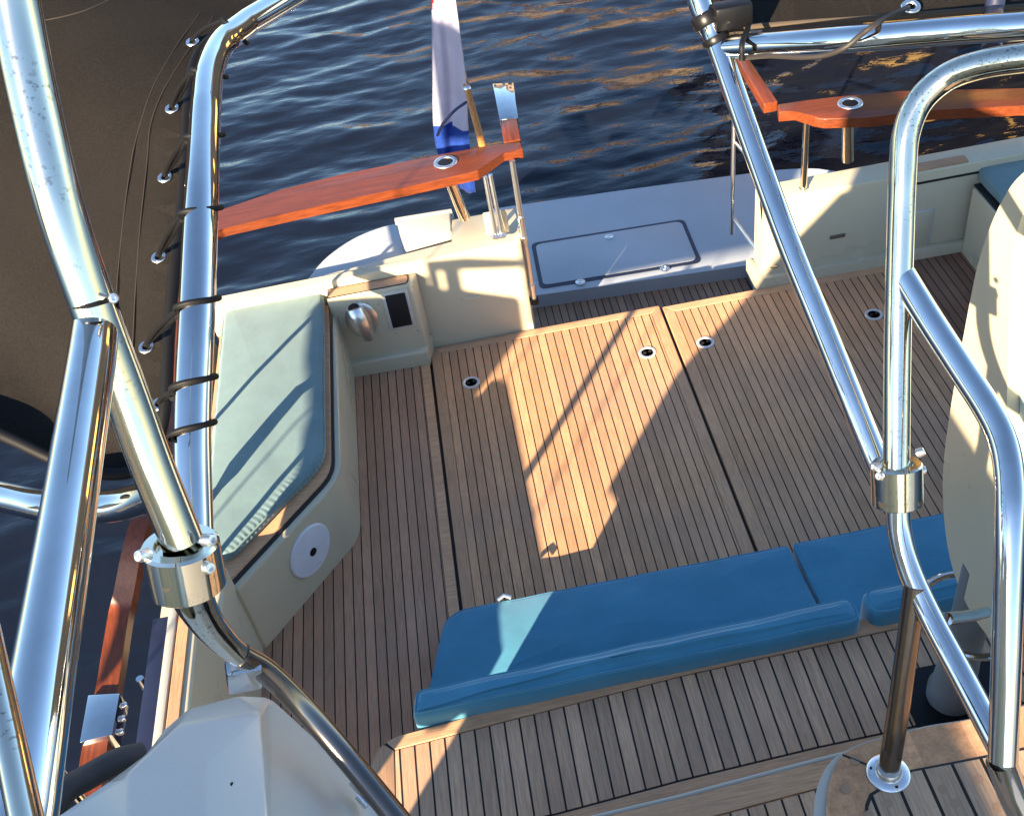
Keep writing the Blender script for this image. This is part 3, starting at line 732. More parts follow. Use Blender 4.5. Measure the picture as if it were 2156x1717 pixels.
# ================================================================== UPPER DECK CORNER, lower right
ZB = 2.14
def upper_deck():
    o = [G(px, py, ZB) for px, py in ((1712, 1790), (1713, 1717), (1722, 1650), (1752, 1597), (1800, 1567), (1860, 1548), (1950, 1525), (2040, 1510), (2156, 1480))]
    sp = spline(o, 5); e = [(p.x, p.y) for p in sp]
    poly = e + [(1.3, 1.06), (1.3, .2), (e[0][0], .2)]
    bm = bmesh.new(); prism(bm, poly[::-1], ZB - .09, ZB - .004, .02, 4); struct(link('upper_deck', bm, M['white']))
    i1 = spline([G(px, py, ZB) for px, py in ((1737, 1800), (1738, 1717), (1746, 1648), (1770, 1595), (1814, 1568), (1868, 1553), (1950, 1532), (2040, 1516), (2156, 1487))], 5)
    i1 = [(p.x, p.y) for p in i1]
    bm = bmesh.new(); prism(bm, (i1 + [(1.3, 1.04), (1.3, .2), (i1[0][0], .2)])[::-1], ZB - .004, ZB); struct(link('deck_caulking', bm, M['caulk'], smooth=False))
    bm = bmesh.new(); prism(bm, (i1 + [(1.3, 1.04), (1.3, .2), (i1[0][0], .2)])[::-1], ZB - .001, ZB + .003, .003, 2); struct(link('margin_planks', bm, M['teak_plain']))
    pl = [G(px, py, ZB) for px, py in ((1818, 1800), (1820, 1717), (1821, 1695), (1830, 1672), (1850, 1660), (1872, 1652), (1914, 1622), (2067, 1593), (2200, 1566))]
    pl = [(p.x, p.y) for p in pl]; pr_ = pl + [(1.3, pl[-1][1]), (1.3, .2), (pl[0][0], .2)]
    bm = bmesh.new(); prism(bm, pr_[::-1], ZB + .001, ZB + .0036); struct(link('deck_seam', bm, M['caulk'], smooth=False))
    pi = [(x + .0045, y - .0045) for x, y in pl]
    bm = bmesh.new(); prism(bm, (pi + [(1.3, pi[-1][1]), (1.3, .2), (pi[0][0], .2)])[::-1], ZB + .002, ZB + .0042); struct(link('deck_planking', bm, M['teak_fly'], smooth=False))
    a, b = G(1774, 1588, ZB + .003), G(1824, 1608, ZB + .003)
    bm = bmesh.new(); tube(bm, [a, b], .0022, 6); struct(link('deck_seam', bm, M['caulk']))
    # wooden bungs
    bm = bmesh.new()
    for px, py in ((1800, 1600), (1780, 1660), (1870, 1690), (1830, 1715), (2010, 1690), (2060, 1640), (1985, 1660), (2100, 1700)):
        lathe(bm, G(px, py, ZB + .0040), (0, 0, 1), [(.0085, 0), (.0085, .0007)], 14)
    struct(link('deck_bungs', bm, plain_mat('teak_bung', (.30, .19, .12), .7)))
upper_deck()

# ================================================================== HANDRAILS
def rail(name, label, polyA, polyB, zt, th, mat, parent=None):
    pass
def port_rail():
    t = thing('wooden_handrail', 'varnished mahogany handrail on the left running round to the gate', 'handrail', (-.5, 5.1, .5), 'varnished handrails round the stern')
    z = 1.12
    back = [(467, 443), (590, 398), (719, 367), (820, 347), (919, 327), (1000, 312), (1052, 302), (1096, 298)]
    front = [(1102, 313), (1085, 317), (1059, 321), (1006, 360), (890, 386), (719, 423), (590, 452), (467, 480)]
    pts = [G(px, py, z) for px, py in back] + [G(px, py, z) for px, py in front]
    pts.append(Vector((pts[-1].x - .09, pts[-1].y - .08, z))); pts.append(Vector((pts[0].x - .12, pts[0].y + .02, z)))
    bm = bmesh.new(); prism(bm, [(p.x, p.y) for p in pts][::-1], z - .052, z, .008, 3, False); link('transom_rail', bm, M['varnish_x'], t)
    # long side rail
    le = [(395, 470, 1.11), (372, 560, 1.10), (365, 700, 1.10), (345, 850, 1.10), (310, 1000, 1.09), (266, 1120, 1.08), (238, 1250, .90), (226, 1300, .85), (200, 1454, .82), (175, 1560, .82), (150, 1717, .82)]
    ri = [(450, 480, 1.11), (412, 600, 1.10), (405, 700, 1.10), (385, 850, 1.10), (345, 1000, 1.09), (306, 1120, 1.08), (281, 1250, .90), (270, 1300, .85), (247, 1454, .82), (227, 1560, .82), (205, 1717, .82)]
    bm = bmesh.new(); A = []; 
    Ls = spline([G(*q) for q in le], 4); Rs = spline([G(*q) for q in ri], 4)
    rows = []
    for a, b in zip(Ls, Rs):
        dn = Vector((0, 0, -.05)); rows.append([bm.verts.new(p) for p in (a, b, b + dn, a + dn)])
    for i in range(len(rows) - 1):
        for k in range(4): bm.faces.new((rows[i][k], rows[i][(k + 1) % 4], rows[i + 1][(k + 1) % 4], rows[i + 1][k]))
    bm.faces.new(rows[0]); bm.faces.new(rows[-1][::-1])
    es = [e for e in bm.edges if e.calc_face_angle(0) > .9]
    bmesh.ops.bevel(bm, geom=es, offset=.007, segments=2, profile=.5, affect='EDGES')
    link('side_rail', bm, M['varnish_y'], t)
    for y, zz in ((4.1, 1.06), (3.1, 1.05), (2.45, .80), (1.9, .78)):
        x = -1.43 if y > 3 else -1.47
        bm = bmesh.new(); tube(bm, [(x, y, .38), (x, y, zz)], .014, 14); lathe(bm, (x, y, .40), (0, 0, 1), [(.035, 0), (.035, .012), (.015, .03)], 20); link('post', bm, M['chrome_s'], t)
    # hinge box of the side gate with its latch
    g = thing('rail_bracket', 'square chrome hinge box on the wooden side rail at lower left', 'bracket', G(210, 1510, .84))
    q = [G(px, py, .845) for px, py in ((185, 1462), (252, 1458), (236, 1545), (167, 1562))]
    bm = bmesh.new(); prism(bm, [(p.x, p.y) for p in q][::-1], .76, .845, .004, 2, False); link('cover', bm, M['chrome'], g)
    for k in range(3):
        bm = bmesh.new(); p = G(258 - k * 4, 1485 + k * 28, .80); lathe(bm, p, (1, 0, .2), [(.012, -.01), (.012, .012), (.006, .02)], 14)
        link('hinge_bolt', bm, M['chrome_s'], g)
    # supports of the transom rail
    p = G(1022, 372, 1.07)
    for px, py, px2, py2 in ((1021, 372, 1045, 498), (1032, 368, 1057, 496)):
        a = Yp(px, py, 5.10); b = Yp(px2, py2, 5.06); bm = bmesh.new(); tube(bm, [b, a], .0125, 14); lathe(bm, b, (0, 0, 1), [(.030, 0), (.030, .008), (.014, .02)], 20); link('post', bm, M['chrome_s'], t)
    for dx in (-.045, .045):
        c = Yp(1045, 468, 5.12); bm = bmesh.new(); box(bm, c.x + dx - .02, c.x + dx + .02, c.y, c.y + .012, c.z - .08, c.z + .07, .006); link('clamp_plate', bm, M['cream'], t)
    a = Yp(1078, 338, 5.07); b = Yp(1126, 640, 5.04)
    bm = bmesh.new(); tube(bm, [a, b], .016, 16); tube(bm, [a.lerp(b, .45) + Vector((-.02, .02, 0)), b + Vector((-.02, .02, 0))], .010, 12)
    for k in (.38, .52, .86): q = a.lerp(b, k); lathe(bm, q - Vector((0, 0, .02)), (0, 0, 1), [(.021, 0), (.021, .035)], 14)
    link('hinge_post', bm, M['chrome_s'], t)
    q = a.lerp(b, .97); bm = bmesh.new(); lathe(bm, q - Vector((0, 0, .02)), (0, 0, 1), [(.026, 0), (.026, .03)], 14); link('hinge_foot', bm, M['black'], t)
port_rail()
def rod_holder(px, py, z, tx, ty, bx, by, label):
    c = G(px, py, z)
    t = thing('rod_holder', label, 'rod holder', c, 'chrome rod holders let into the handrails')
    bm = bmesh.new(); torus(bm, c + Vector((0, 0, .002)), (0, 0, 1), .052, .012, 32, 10, .5); link('flange', bm, M['chrome_s'], t)
    bm = bmesh.new(); lathe(bm, c + Vector((0, 0, .001)), (0, 0, 1), [(.042, 0), (.040, .002)], 24); link('mouth', bm, M['black'], t)
    a = Yp(tx, ty, c.y - .02); b = Yp(bx, by, c.y + .03)
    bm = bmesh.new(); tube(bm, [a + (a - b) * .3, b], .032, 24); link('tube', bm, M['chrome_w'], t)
rod_holder(938, 342, 1.122, 951, 388, 978, 458, 'oval chrome rod holder in the left handrail beside the flagpole')
rod_holder(1790, 218, 1.122, 1785, 270, 1785, 336, 'round chrome rod holder in the right handrail')
def star_rail():
    t = thing('wooden_handrail', 'varnished mahogany handrail right of the gate with scrolled end', 'handrail', (2.2, 5.05, .5), 'varnished handrails round the stern')
    z = 1.12
    back = [(1637, 219), (1700, 211), (1790, 201), (1900, 192), (2156, 186), (2350, 182)]
    front = [(2350, 224), (2156, 222), (1960, 232), (1830, 247), (1737, 250), (1717, 247), (1675, 233), (1640, 236)]
    pts = [G(px, py, z) for px, py in back + front]
    bm = bmesh.new(); prism(bm, [(p.x, p.y) for p in pts][::-1], z - .055, z, .008, 3, False); link('transom_rail', bm, M['varnish_x'], t)
    a = Yp(1698, 262, 5.06); b = Yp(1691, 408, 5.08)
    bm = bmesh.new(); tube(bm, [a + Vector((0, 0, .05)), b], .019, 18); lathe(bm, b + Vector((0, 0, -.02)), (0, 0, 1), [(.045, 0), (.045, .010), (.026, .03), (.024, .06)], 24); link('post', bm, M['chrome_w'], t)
star_rail()
def gates():
    # right gate, folded aft
    g = thing('stern_gate', 'stern gate leaf on the right, folded aft with slim steel bars and wooden top rail', 'gate', (1.65, 5.4, .1), 'stern gate leaves folded open')
    q = [G(px, py, 1.12) for px, py in ((1556, 128), (1580, 128), (1638, 213), (1609, 219))]
    q[0] = q[0] + (q[0] - q[3]) * .15; q[1] = q[1] + (q[1] - q[2]) * .15
    bm = bmesh.new(); prism(bm, [(p.x, p.y) for p in q][::-1], 1.065, 1.12, .007, 3, False); link('top_rail', bm, M['varnish_y'], g)
    y1, y0 = 5.70, 5.06
    a = Yp(1546, 225, y1); b = Yp(1541, 492, y1)
    tb('outer_bar', [a, b], .014, M['chrome_s'], g, 14)
    h1 = Yp(1612, 385, y0); h2 = Yp(1628, 556, y0)
    bm = bmesh.new(); tube(bm, [h1, h2], .016, 14); tube(bm, [h1 + Vector((-.03, .01, -.02)), h2 + Vector((-.03, .01, 0))], .009, 10)
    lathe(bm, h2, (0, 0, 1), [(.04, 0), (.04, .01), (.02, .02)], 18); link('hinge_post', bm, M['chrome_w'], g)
    tb('brace', [Yp(1548, 300, y1), Yp(1606, 368, y0), h1], .010, M['chrome_s'], g, 12)
    tb('brace', [Yp(1546, 462, y1), Yp(1612, 552, y0)], .013, M['chrome_s'], g, 12)
    # left gate, folded aft
    g = thing('stern_gate', 'stern gate leaf on the left, folded aft with chrome capped wooden top rail', 'gate', (.33, 5.4, .1), 'stern gate leaves folded open')
    q = [G(px, py, 1.12) for px, py in ((1052, 248), (1088, 246), (1096, 292), (1061, 300))]
    bm = bmesh.new(); prism(bm, [(p.x, p.y) for p in q][::-1], 1.065, 1.12, .006, 2, False); link('top_rail', bm, M['varnish_y'], g)
    q = [G(px, py, 1.125) for px, py in ((1037, 176), (1081, 174), (1091, 248), (1052, 252))]
    bm = bmesh.new(); prism(bm, [(p.x, p.y) for p in q][::-1], 1.055, 1.125, .004, 2, False); link('rail_cap', bm, M['chrome'], g)
gates()

# ================================================================== FLAG
def flag():
    t = thing('flagpole', 'varnished wooden flagstaff leaning aft behind the left handrail', 'flagpole', Yp(1018, 312, 5.2))
    a = Yp(1019, 318, 5.22); b = Yp(984, 188, 5.50); c = b + (b - a) * 1.9
    bm = bmesh.new(); tube(bm, [a - (b - a) * .02, b, c], [.021, .017, .012], 16); link('staff', bm, wood_varnish('gold_varnish', (.36, .15, .035), 1), t)
    bm = bmesh.new(); lathe(bm, b, (b - a), [(.019, -.01), (.022, -.005), (.022, .008), (.018, .014)], 16); link('ring', bm, M['chrome_s'], t)
    rows = [(-150, 905, 945), (-60, 903, 952), (0, 905, 958), (60, 908, 965), (120, 911, 974), (180, 913, 983), (240, 913, 987), (285, 914, 990), (320, 918, 992), (360, 932, 996), (410, 955, 1000)]
    bm = bmesh.new(); n = 26; grid = []
    L = [Yp(l, py, 5.62) for py, l, r in rows]; R = [Yp(r, py, 5.50) for py, l, r in rows]
    LS = spline(L, 5); RS = spline(R, 5)
    for j, (l, r) in enumerate(zip(LS, RS)):
        row = []
        for i in range(n + 1):
            u = i / n; p = l.lerp(r, u); v = j / (len(LS) - 1)
            p.y += .022 * math.sin(u * 11 + v * 3.0) * (.5 + .5 * v) + .05 * math.sin(u * 3.1)
            p.x += .006 * math.sin(v * 9 + u * 5)
            row.append(bm.verts.new(p))
        grid.append(row)
    nb = {}
    m_ = len(grid) - 1
    for j in range(m_):
        for i in range(n):
            f = bm.faces.new((grid[j][i], grid[j][i + 1], grid[j + 1][i + 1], grid[j + 1][i]))
            v = j / m_ * 10; u = i / n
            # red at the hanging top edge, white, blue at the bottom
            d = v + (u - .5) * -.3
            f.material_index = 0 if v + u * 2.2 < 2.3 else (2 if d > 6.6 else 1)
    ms = [fabric_mat('flag_red', (.55, .03, .03), .1), fabric_mat('flag_white_shaded', (.52, .52, .66), .1), fabric_mat('flag_blue', (.02, .07, .38), .1)]  # lavender shade put into the white cloth's colour
    bmesh.ops.solidify(bm, geom=bm.faces[:], thickness=.002)
    o = link('flag', bm, ms, angle=80); tag(o, 'red, white and blue flag hanging limp from the wooden flagstaff', 'flag')
    tb('cord_tie', spline([Yp(982, 215, 5.42), Yp(955, 235, 5.36), Yp(932, 262, 5.38), Yp(921, 285, 5.45)], 6), .008, plain_mat('navy_ribbon', (.02, .03, .09), .6), t, 8)
flag()

# ================================================================== STEEL FRAMES
r0 = .021
def collar(bm, c, ax, R, Hc):
    ax = Vector(ax).normalized(); c = Vector(c)
    lathe(bm, c - ax * Hc / 2, ax, [(R * .90, 0), (R, .003), (R, Hc - .003), (R * .94, Hc), (R * .66, Hc), (R * .64, Hc - .006)], 48)
def screw(c, ax, r, par):
    bm = bmesh.new(); lathe(bm, c, ax, [(r, -.006), (r, .003), (r * .8, .006), (r * .45, .0062), (r * .4, .003)], 20); return link('screw', bm, M['chrome_s'], par)
def port_frame():
    t = thing('steel_arch', 'polished steel awning frame on the left that carries the brown canvas', 'steel frame', D(413, 1075, 1.27))
    bot = D(410, 1140, 1.22)
    pts = [bot, D(404, 900, 1.235), D(422, 480, 1.31), D(437, 140, 1.62), D(445, 100, 1.66), D(640, -25, 1.92), D(900, -160, 2.2)]
    P_ = spline([bot, D(405, 900, 1.24), D(415, 650, 1.28), D(424, 420, 1.36), D(433, 230, 1.50)], 6)[:-1] + spline([D(433, 230, 1.50), D(442, 150, 1.59), D(468, 92, 1.68), D(520, 48, 1.76)], 8)[:-1] + [D(520, 48, 1.76), D(640, -25, 1.92), D(900, -160, 2.3)]
    tb('long_tube', P_, r0, M['chrome'], t)
    global AXIS; AXIS = [Vector(p) for p in P_]
    # cross tube going left, joining under the pole
    P2 = spline([D(383, 985, 1.27), D(365, 1025, 1.30), D(300, 1050, 1.36), D(225, 1066, 1.40), D(110, 1066, 1.44), D(20, 1048, 1.50), D(-120, 1015, 1.6)], 8)
    tb('cross_tube', P2, r0, M['chrome'], t)
    bm = bmesh.new(); c = D(250, 1050, 1.385); lathe(bm, c - ray(250, 1050).normalized() * .018, -ray(250, 1050).normalized(), [(.006, 0), (.005, .004)], 14); link('drain_hole', bm, M['hole'], t)
    tb('short_cord', spline([D(254, 1052, 1.365), D(262, 1045, 1.35), D(285, 1044, 1.34), D(300, 1038, 1.34)], 5), .003, M['cord'], t, 8)
port_frame()
def port_pole():
    t = thing('steel_pole', 'large weathered steel pole on the left ending in a clamp collar', 'steel pole', D(385, 1180, 1.02), 'steel poles with clamp collars')
    top = [D(-10, -260, .83), D(28, -20, .86), D(70, 200, .88), D(125, 430, .90), D(195, 640, .93), D(262, 820, .96), D(322, 985, .985), D(384, 1140, 1.01)]
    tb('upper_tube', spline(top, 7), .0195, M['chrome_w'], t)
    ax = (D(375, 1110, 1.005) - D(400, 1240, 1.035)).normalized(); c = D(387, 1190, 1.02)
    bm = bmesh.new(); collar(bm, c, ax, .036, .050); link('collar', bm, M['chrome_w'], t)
    vd = -ray(387, 1190).normalized(); sx = vd.cross(ax).normalized()
    for px, py in ((307, 1168), (438, 1137), (461, 1200)):
        q = D(px, py, 1.005); d_ = (q - c); d_ = (d_ - ax * d_.dot(ax)).normalized(); screw(c + ax * (q - c).dot(ax) + (d_ * .9 + vd * .45).normalized() * .036, (d_ * .7 + vd * .7), .006, t)
    q = D(337, 1243, 1.0); bm = bmesh.new(); dd = (vd * .8 - sx * -.5 * 0).normalized()
    d_ = (q - c); d_ = (d_ - ax * d_.dot(ax)).normalized(); dr = (d_ + vd * .8).normalized()
    lathe(bm, c + ax * (q - c).dot(ax) + dr * .0355, dr, [(.006, 0), (.0055, .0012)], 16); link('collar_hole', bm, M['hole'], t)
    low = [D(392, 1215, 1.03), D(408, 1262, 1.06), D(440, 1315, 1.10), D(490, 1368, 1.15), D(545, 1408, 1.20)]
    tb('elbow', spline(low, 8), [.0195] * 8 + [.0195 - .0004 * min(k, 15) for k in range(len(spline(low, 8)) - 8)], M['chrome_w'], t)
    run = [D(505, 1378, 1.16), D(560, 1412, 1.19), D(640, 1490, 1.22), D(740, 1605, 1.22), D(850, 1740, 1.18), D(930, 1840, 1.15)]
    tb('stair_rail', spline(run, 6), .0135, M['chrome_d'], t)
    # clip to the moulding
    a = D(512, 1385, 1.15); b = D(515, 1452, 1.22)
    bm = bmesh.new(); box(bm, -.019, .019, -.010, .010, -.028, .028, .004)
    z = (a - b).normalized(); x = z.cross(vd).normalized(); y = z.cross(x); mm = Matrix((x, y, z)).transposed()
    bmesh.ops.rotate(bm, matrix=mm, verts=bm.verts); bmesh.ops.translate(bm, vec=(a + b) / 2, verts=bm.verts); link('clip', bm, M['chrome'], t)
    # weld band near the kink
    k = D(197, 632, .93); ax = (D(195, 640, .93) - D(125, 430, .9)).normalized()
    bm = bmesh.new(); lathe(bm, k, ax, [(.0205, -.002), (.0215, 0), (.0205, .002)], 32); link('weld_band', bm, M['black'], t)
    k = D(239, 628, .915); screw(k, -ray(239, 628), .0045, t)
    # leaning strut that joins the pole under the band
    s = thing('steel_strut', 'bright blue-reflecting steel strut leaning down from the left pole', 'steel strut', D(80, 1700, .62))
    tb('tube', [D(205, 655, .955), D(192, 760, .90), D(133, 1144, .76), D(84, 1450, .66), D(45, 1717, .60), D(10, 1900, .56)], [.0195] * 6, M['chrome'], s, 40)
    s = thing('thin_tube', 'thin dark steel tube crossing the lower left corner', 'steel tube', D(20, 1700, .5))
    tb('tube', [D(-40, 1290, .60), D(20, 1560, .55), D(62, 1760, .50)], .008, M['chrome_w'], s, 24)
    tb('cable', spline([D(243, 640, .93), D(262, 700, .98), D(290, 800, 1.05), D(300, 860, 1.1)], 5), .003, M['cord'], t, 8)
port_pole()
def star_frame():
    t = thing('steel_arch', 'polished steel awning frame on the right with black clamp at its top', 'steel frame', D(1850, 985, 1.86), 'awning frames')
    A = [D(1440, -120, 1.95), D(1478, 20, 1.97), D(1512, 95, 1.98), D(1580, 290, 1.95), D(1660, 510, 1.90), D(1745, 720, 1.86), D(1825, 920, 1.83), D(1862, 1010, 1.82)]
    tb('leaning_tube', spline(A, 6), r0, M['chrome'], t)
    tb('cross_tube', spline([D(1535, 100, 1.97), D(1750, 86, 1.80), D(2000, 66, 1.70), D(2200, 52, 1.62), D(2400, 30, 1.55)], 6), r0 * 1.02, M['chrome'], t)
    ax = (A[2] - A[1]).normalized()
    bm = bmesh.new(); lathe(bm, A[1] + ax * .02, ax, [(.026, -.012), (.028, -.008), (.028, .008), (.026, .012)], 32); link('clamp', bm, M['black'], t)
    bm = bmesh.new(); lathe(bm, A[2] - ax * .01, ax, [(.0245, -.006), (.026, 0), (.0245, .006)], 32); link('clamp', bm, M['black'], t)
    bm = bmesh.new(); c = D(1535, 40, 1.96); box(bm, c.x - .03, c.x + .04, c.y - .02, c.y + .02, c.z - .015, c.z + .03, .008); link('clamp_block', bm, M['black'], t)
    t2 = thing('steel_pole', 'curved steel pole on the right standing in a clamp collar above the sofa', 'steel pole', D(1888, 1010, 1.74), 'steel poles with clamp collars')
    hp = spline([D(1887, 985, 1.76), D(1890, 700, 1.73), D(1896, 480, 1.70), D(1900, 370, 1.68)], 5)[:-1] + spline([D(1900, 370, 1.68), D(1907, 285, 1.665), D(1935, 215, 1.65), D(1990, 165, 1.63), D(2060, 138, 1.60), D(2156, 122, 1.56), D(2330, 105, 1.50)], 8)
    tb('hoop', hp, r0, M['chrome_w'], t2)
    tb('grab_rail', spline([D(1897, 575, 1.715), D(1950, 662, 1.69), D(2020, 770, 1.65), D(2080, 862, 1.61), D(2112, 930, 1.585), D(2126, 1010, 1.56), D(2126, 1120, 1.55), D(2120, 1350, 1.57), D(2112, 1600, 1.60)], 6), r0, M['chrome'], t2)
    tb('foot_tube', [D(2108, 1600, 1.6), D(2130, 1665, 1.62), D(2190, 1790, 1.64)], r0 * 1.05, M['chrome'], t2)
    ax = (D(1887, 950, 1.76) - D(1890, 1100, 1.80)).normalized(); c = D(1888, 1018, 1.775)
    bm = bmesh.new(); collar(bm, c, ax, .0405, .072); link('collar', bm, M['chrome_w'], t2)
    vd = -ray(1888, 1018).normalized()
    for px, py in ((1843, 983), (1938, 990), (1852, 1002), (1918, 960)):
        q = D(px, py, 1.775); d_ = q - c; d_ = (d_ - ax * d_.dot(ax)); l = min(d_.length, .04); f = math.sqrt(max(0, .0405 ** 2 - l * l * .98)); dr = (d_.normalized() * l + vd * f).normalized()
        screw(c + ax * (q - c).dot(ax) + dr * .0405, dr, .0075, t2)
    for px, py in ((1852, 1062), (1936, 1055)):
        q = D(px, py, 1.775); d_ = q - c; d_ = (d_ - ax * d_.dot(ax)); l = min(d_.length, .037); dr = (d_.normalized() * l + vd * math.sqrt(max(0, .0405 ** 2 - l * l))).normalized()
        bm = bmesh.new(); lathe(bm, c + ax * (q - c).dot(ax) + dr * .0398, dr, [(.008, 0), (.0075, .0016)], 18); link('collar_hole', bm, M['hole'], t2)
    tb('stair_rail', spline([D(1890, 1050, 1.79), D(1894, 1120, 1.80), D(1915, 1200, 1.80), D(1960, 1300, 1.78), D(2030, 1430, 1.72), D(2112, 1585, 1.63)], 7), r0 * .95, M['chrome'], t2)
    b = G(1870, 1628, ZB + .004)
    tp = D(1928, 1230, 1.79)
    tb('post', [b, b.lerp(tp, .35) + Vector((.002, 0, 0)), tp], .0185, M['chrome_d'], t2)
    bm = bmesh.new(); lathe(bm, b, (0, 0, 1), [(.037, 0), (.037, .004), (.034, .007), (.0235, .009), (.022, .016), (.0195, .020)], 40); fl = link('base_flange', bm, M['chrome_s'], t2)
    for k in range(3):
        a = .6 + k * 2.1; c_ = b + Vector((math.cos(a) * .029, math.sin(a) * .029, .007)); bm = bmesh.new(); lathe(bm, c_, (0, 0, 1), [(.0035, 0), (.003, .0012)], 12); q = link('screw_hole', bm, M['hole'], None); q.parent = fl
    # short brace right of the posts
    tb('cross_brace', spline([D(1992, 1302, 1.9), D(2040, 1296, 2.1), D(2075, 1288, 2.2)], 4), .012, M['chrome'], t2, 16)
star_frame()

# ================================================================== CANVAS
def canvas_mat():
    mt, nt, b = new_mat('brown_awning_canvas'); c = ncoord(nt)
    n1 = nnoise(nt, c, 3, 5, .6); n2 = nnoise(nt, c, 260, 2, .6); n3 = nnoise(nt, c, 22, 4)
    cc = nmix(nt, nramp(nt, n1, [(.3, (0, 0, 0)), (.7, (1, 1, 1))]), (.016, .014, .013), (.025, .022, .020))
    cc = nmix(nt, nramp(nt, n2, [(.35, (0, 0, 0)), (.65, (.6, .6, .6))]), cc, (.033, .029, .026))
    nt.links.new(cc, b.inputs['Base Color']); b.inputs['Roughness'].default_value = .9; b.inputs['Specular IOR Level'].default_value = .2
    nbump(nt, nmath(nt, 'ADD', nmath(nt, 'MULTIPLY', n2, .15), nmath(nt, 'ADD', n1, nmath(nt, 'MULTIPLY', n3, .2))), .3, .01, b)
    return mt
CM = canvas_mat()
def port_canvas():
    t = thing('awning_canvas', 'brown awning canvas laced to the left steel frame', 'awning', D(200, 500, 1.7), 'brown awning canvases')
    def zc(px, py): return 1.72 - .12 * max(0, min(1, (py - 100) / 900.)) 
    edge = [(620, -150, 2.2), (560, -10, 2.02), (470, 60, 1.90), (408, 130, 1.83), (392, 260, 1.74), (384, 400, 1.68), (366, 560, 1.62), (353, 700, 1.58), (345, 850, 1.54), (325, 935, 1.53), (290, 985, 1.53), (225, 998, 1.53), (130, 975, 1.54), (0, 915, 1.56), (-150, 860, 1.6)]
    E_ = spline([D(*e) for e in edge], 5)
    bm = bmesh.new(); far = []
    n = len(E_); inner = []
    cols = 22
    for k, p in enumerate(E_):
        u = k / (n - 1)
        # opposite edge of the panel, out over the water
        q = D(-620, -420, 2.3).lerp(D(-700, 500, 1.9), u)
        row = [p.lerp(q, j / cols) + Vector((0, 0, -.03 * math.sin(math.pi * j / cols) + .008 * mnoise.noise(Vector((k * .12, j * .35, 0))))) for j in range(cols + 1)]
        inner.append([bm.verts.new(v) for v in row])
    for k in range(n - 1):
        for j in range(cols): bm.faces.new((inner[k][j], inner[k][j + 1], inner[k + 1][j + 1], inner[k + 1][j]))
    bmesh.ops.solidify(bm, geom=bm.faces[:], thickness=.003)
    link('cloth', bm, CM, t, angle=80)
    bm = bmesh.new(); tube(bm, [p + Vector((.002, 0, 0)) for p in E_], .009, 12); link('hem', bm, M['cord'], t)  # black edging; its black also paints the shadow band beside the tube
    # stitched seams
    dk = plain_mat('dark_thread', (.03, .022, .018), .9)
    for off, nm in (((430, -60), (240, 520)), ((455, -60), (285, 520))) if 0 else ():
        pass
    def on(px, py):   # nearest cloth point on this sight line
        r = ray(px, py).normalized(); best = None
        for row in inner_pts:
            for v in row:
                w = v - O; tt = w.dot(r); d_ = (w - r * tt).length
                if best is None or d_ < best[0]: best = (d_, tt)
        return O + r * (best[1] - .006)
    return t, E_, on
def grom_list(): return [(405, 88), (362, 228), (347, 373), (334, 541), (308, 730)]
T_, E_, _ = port_canvas()
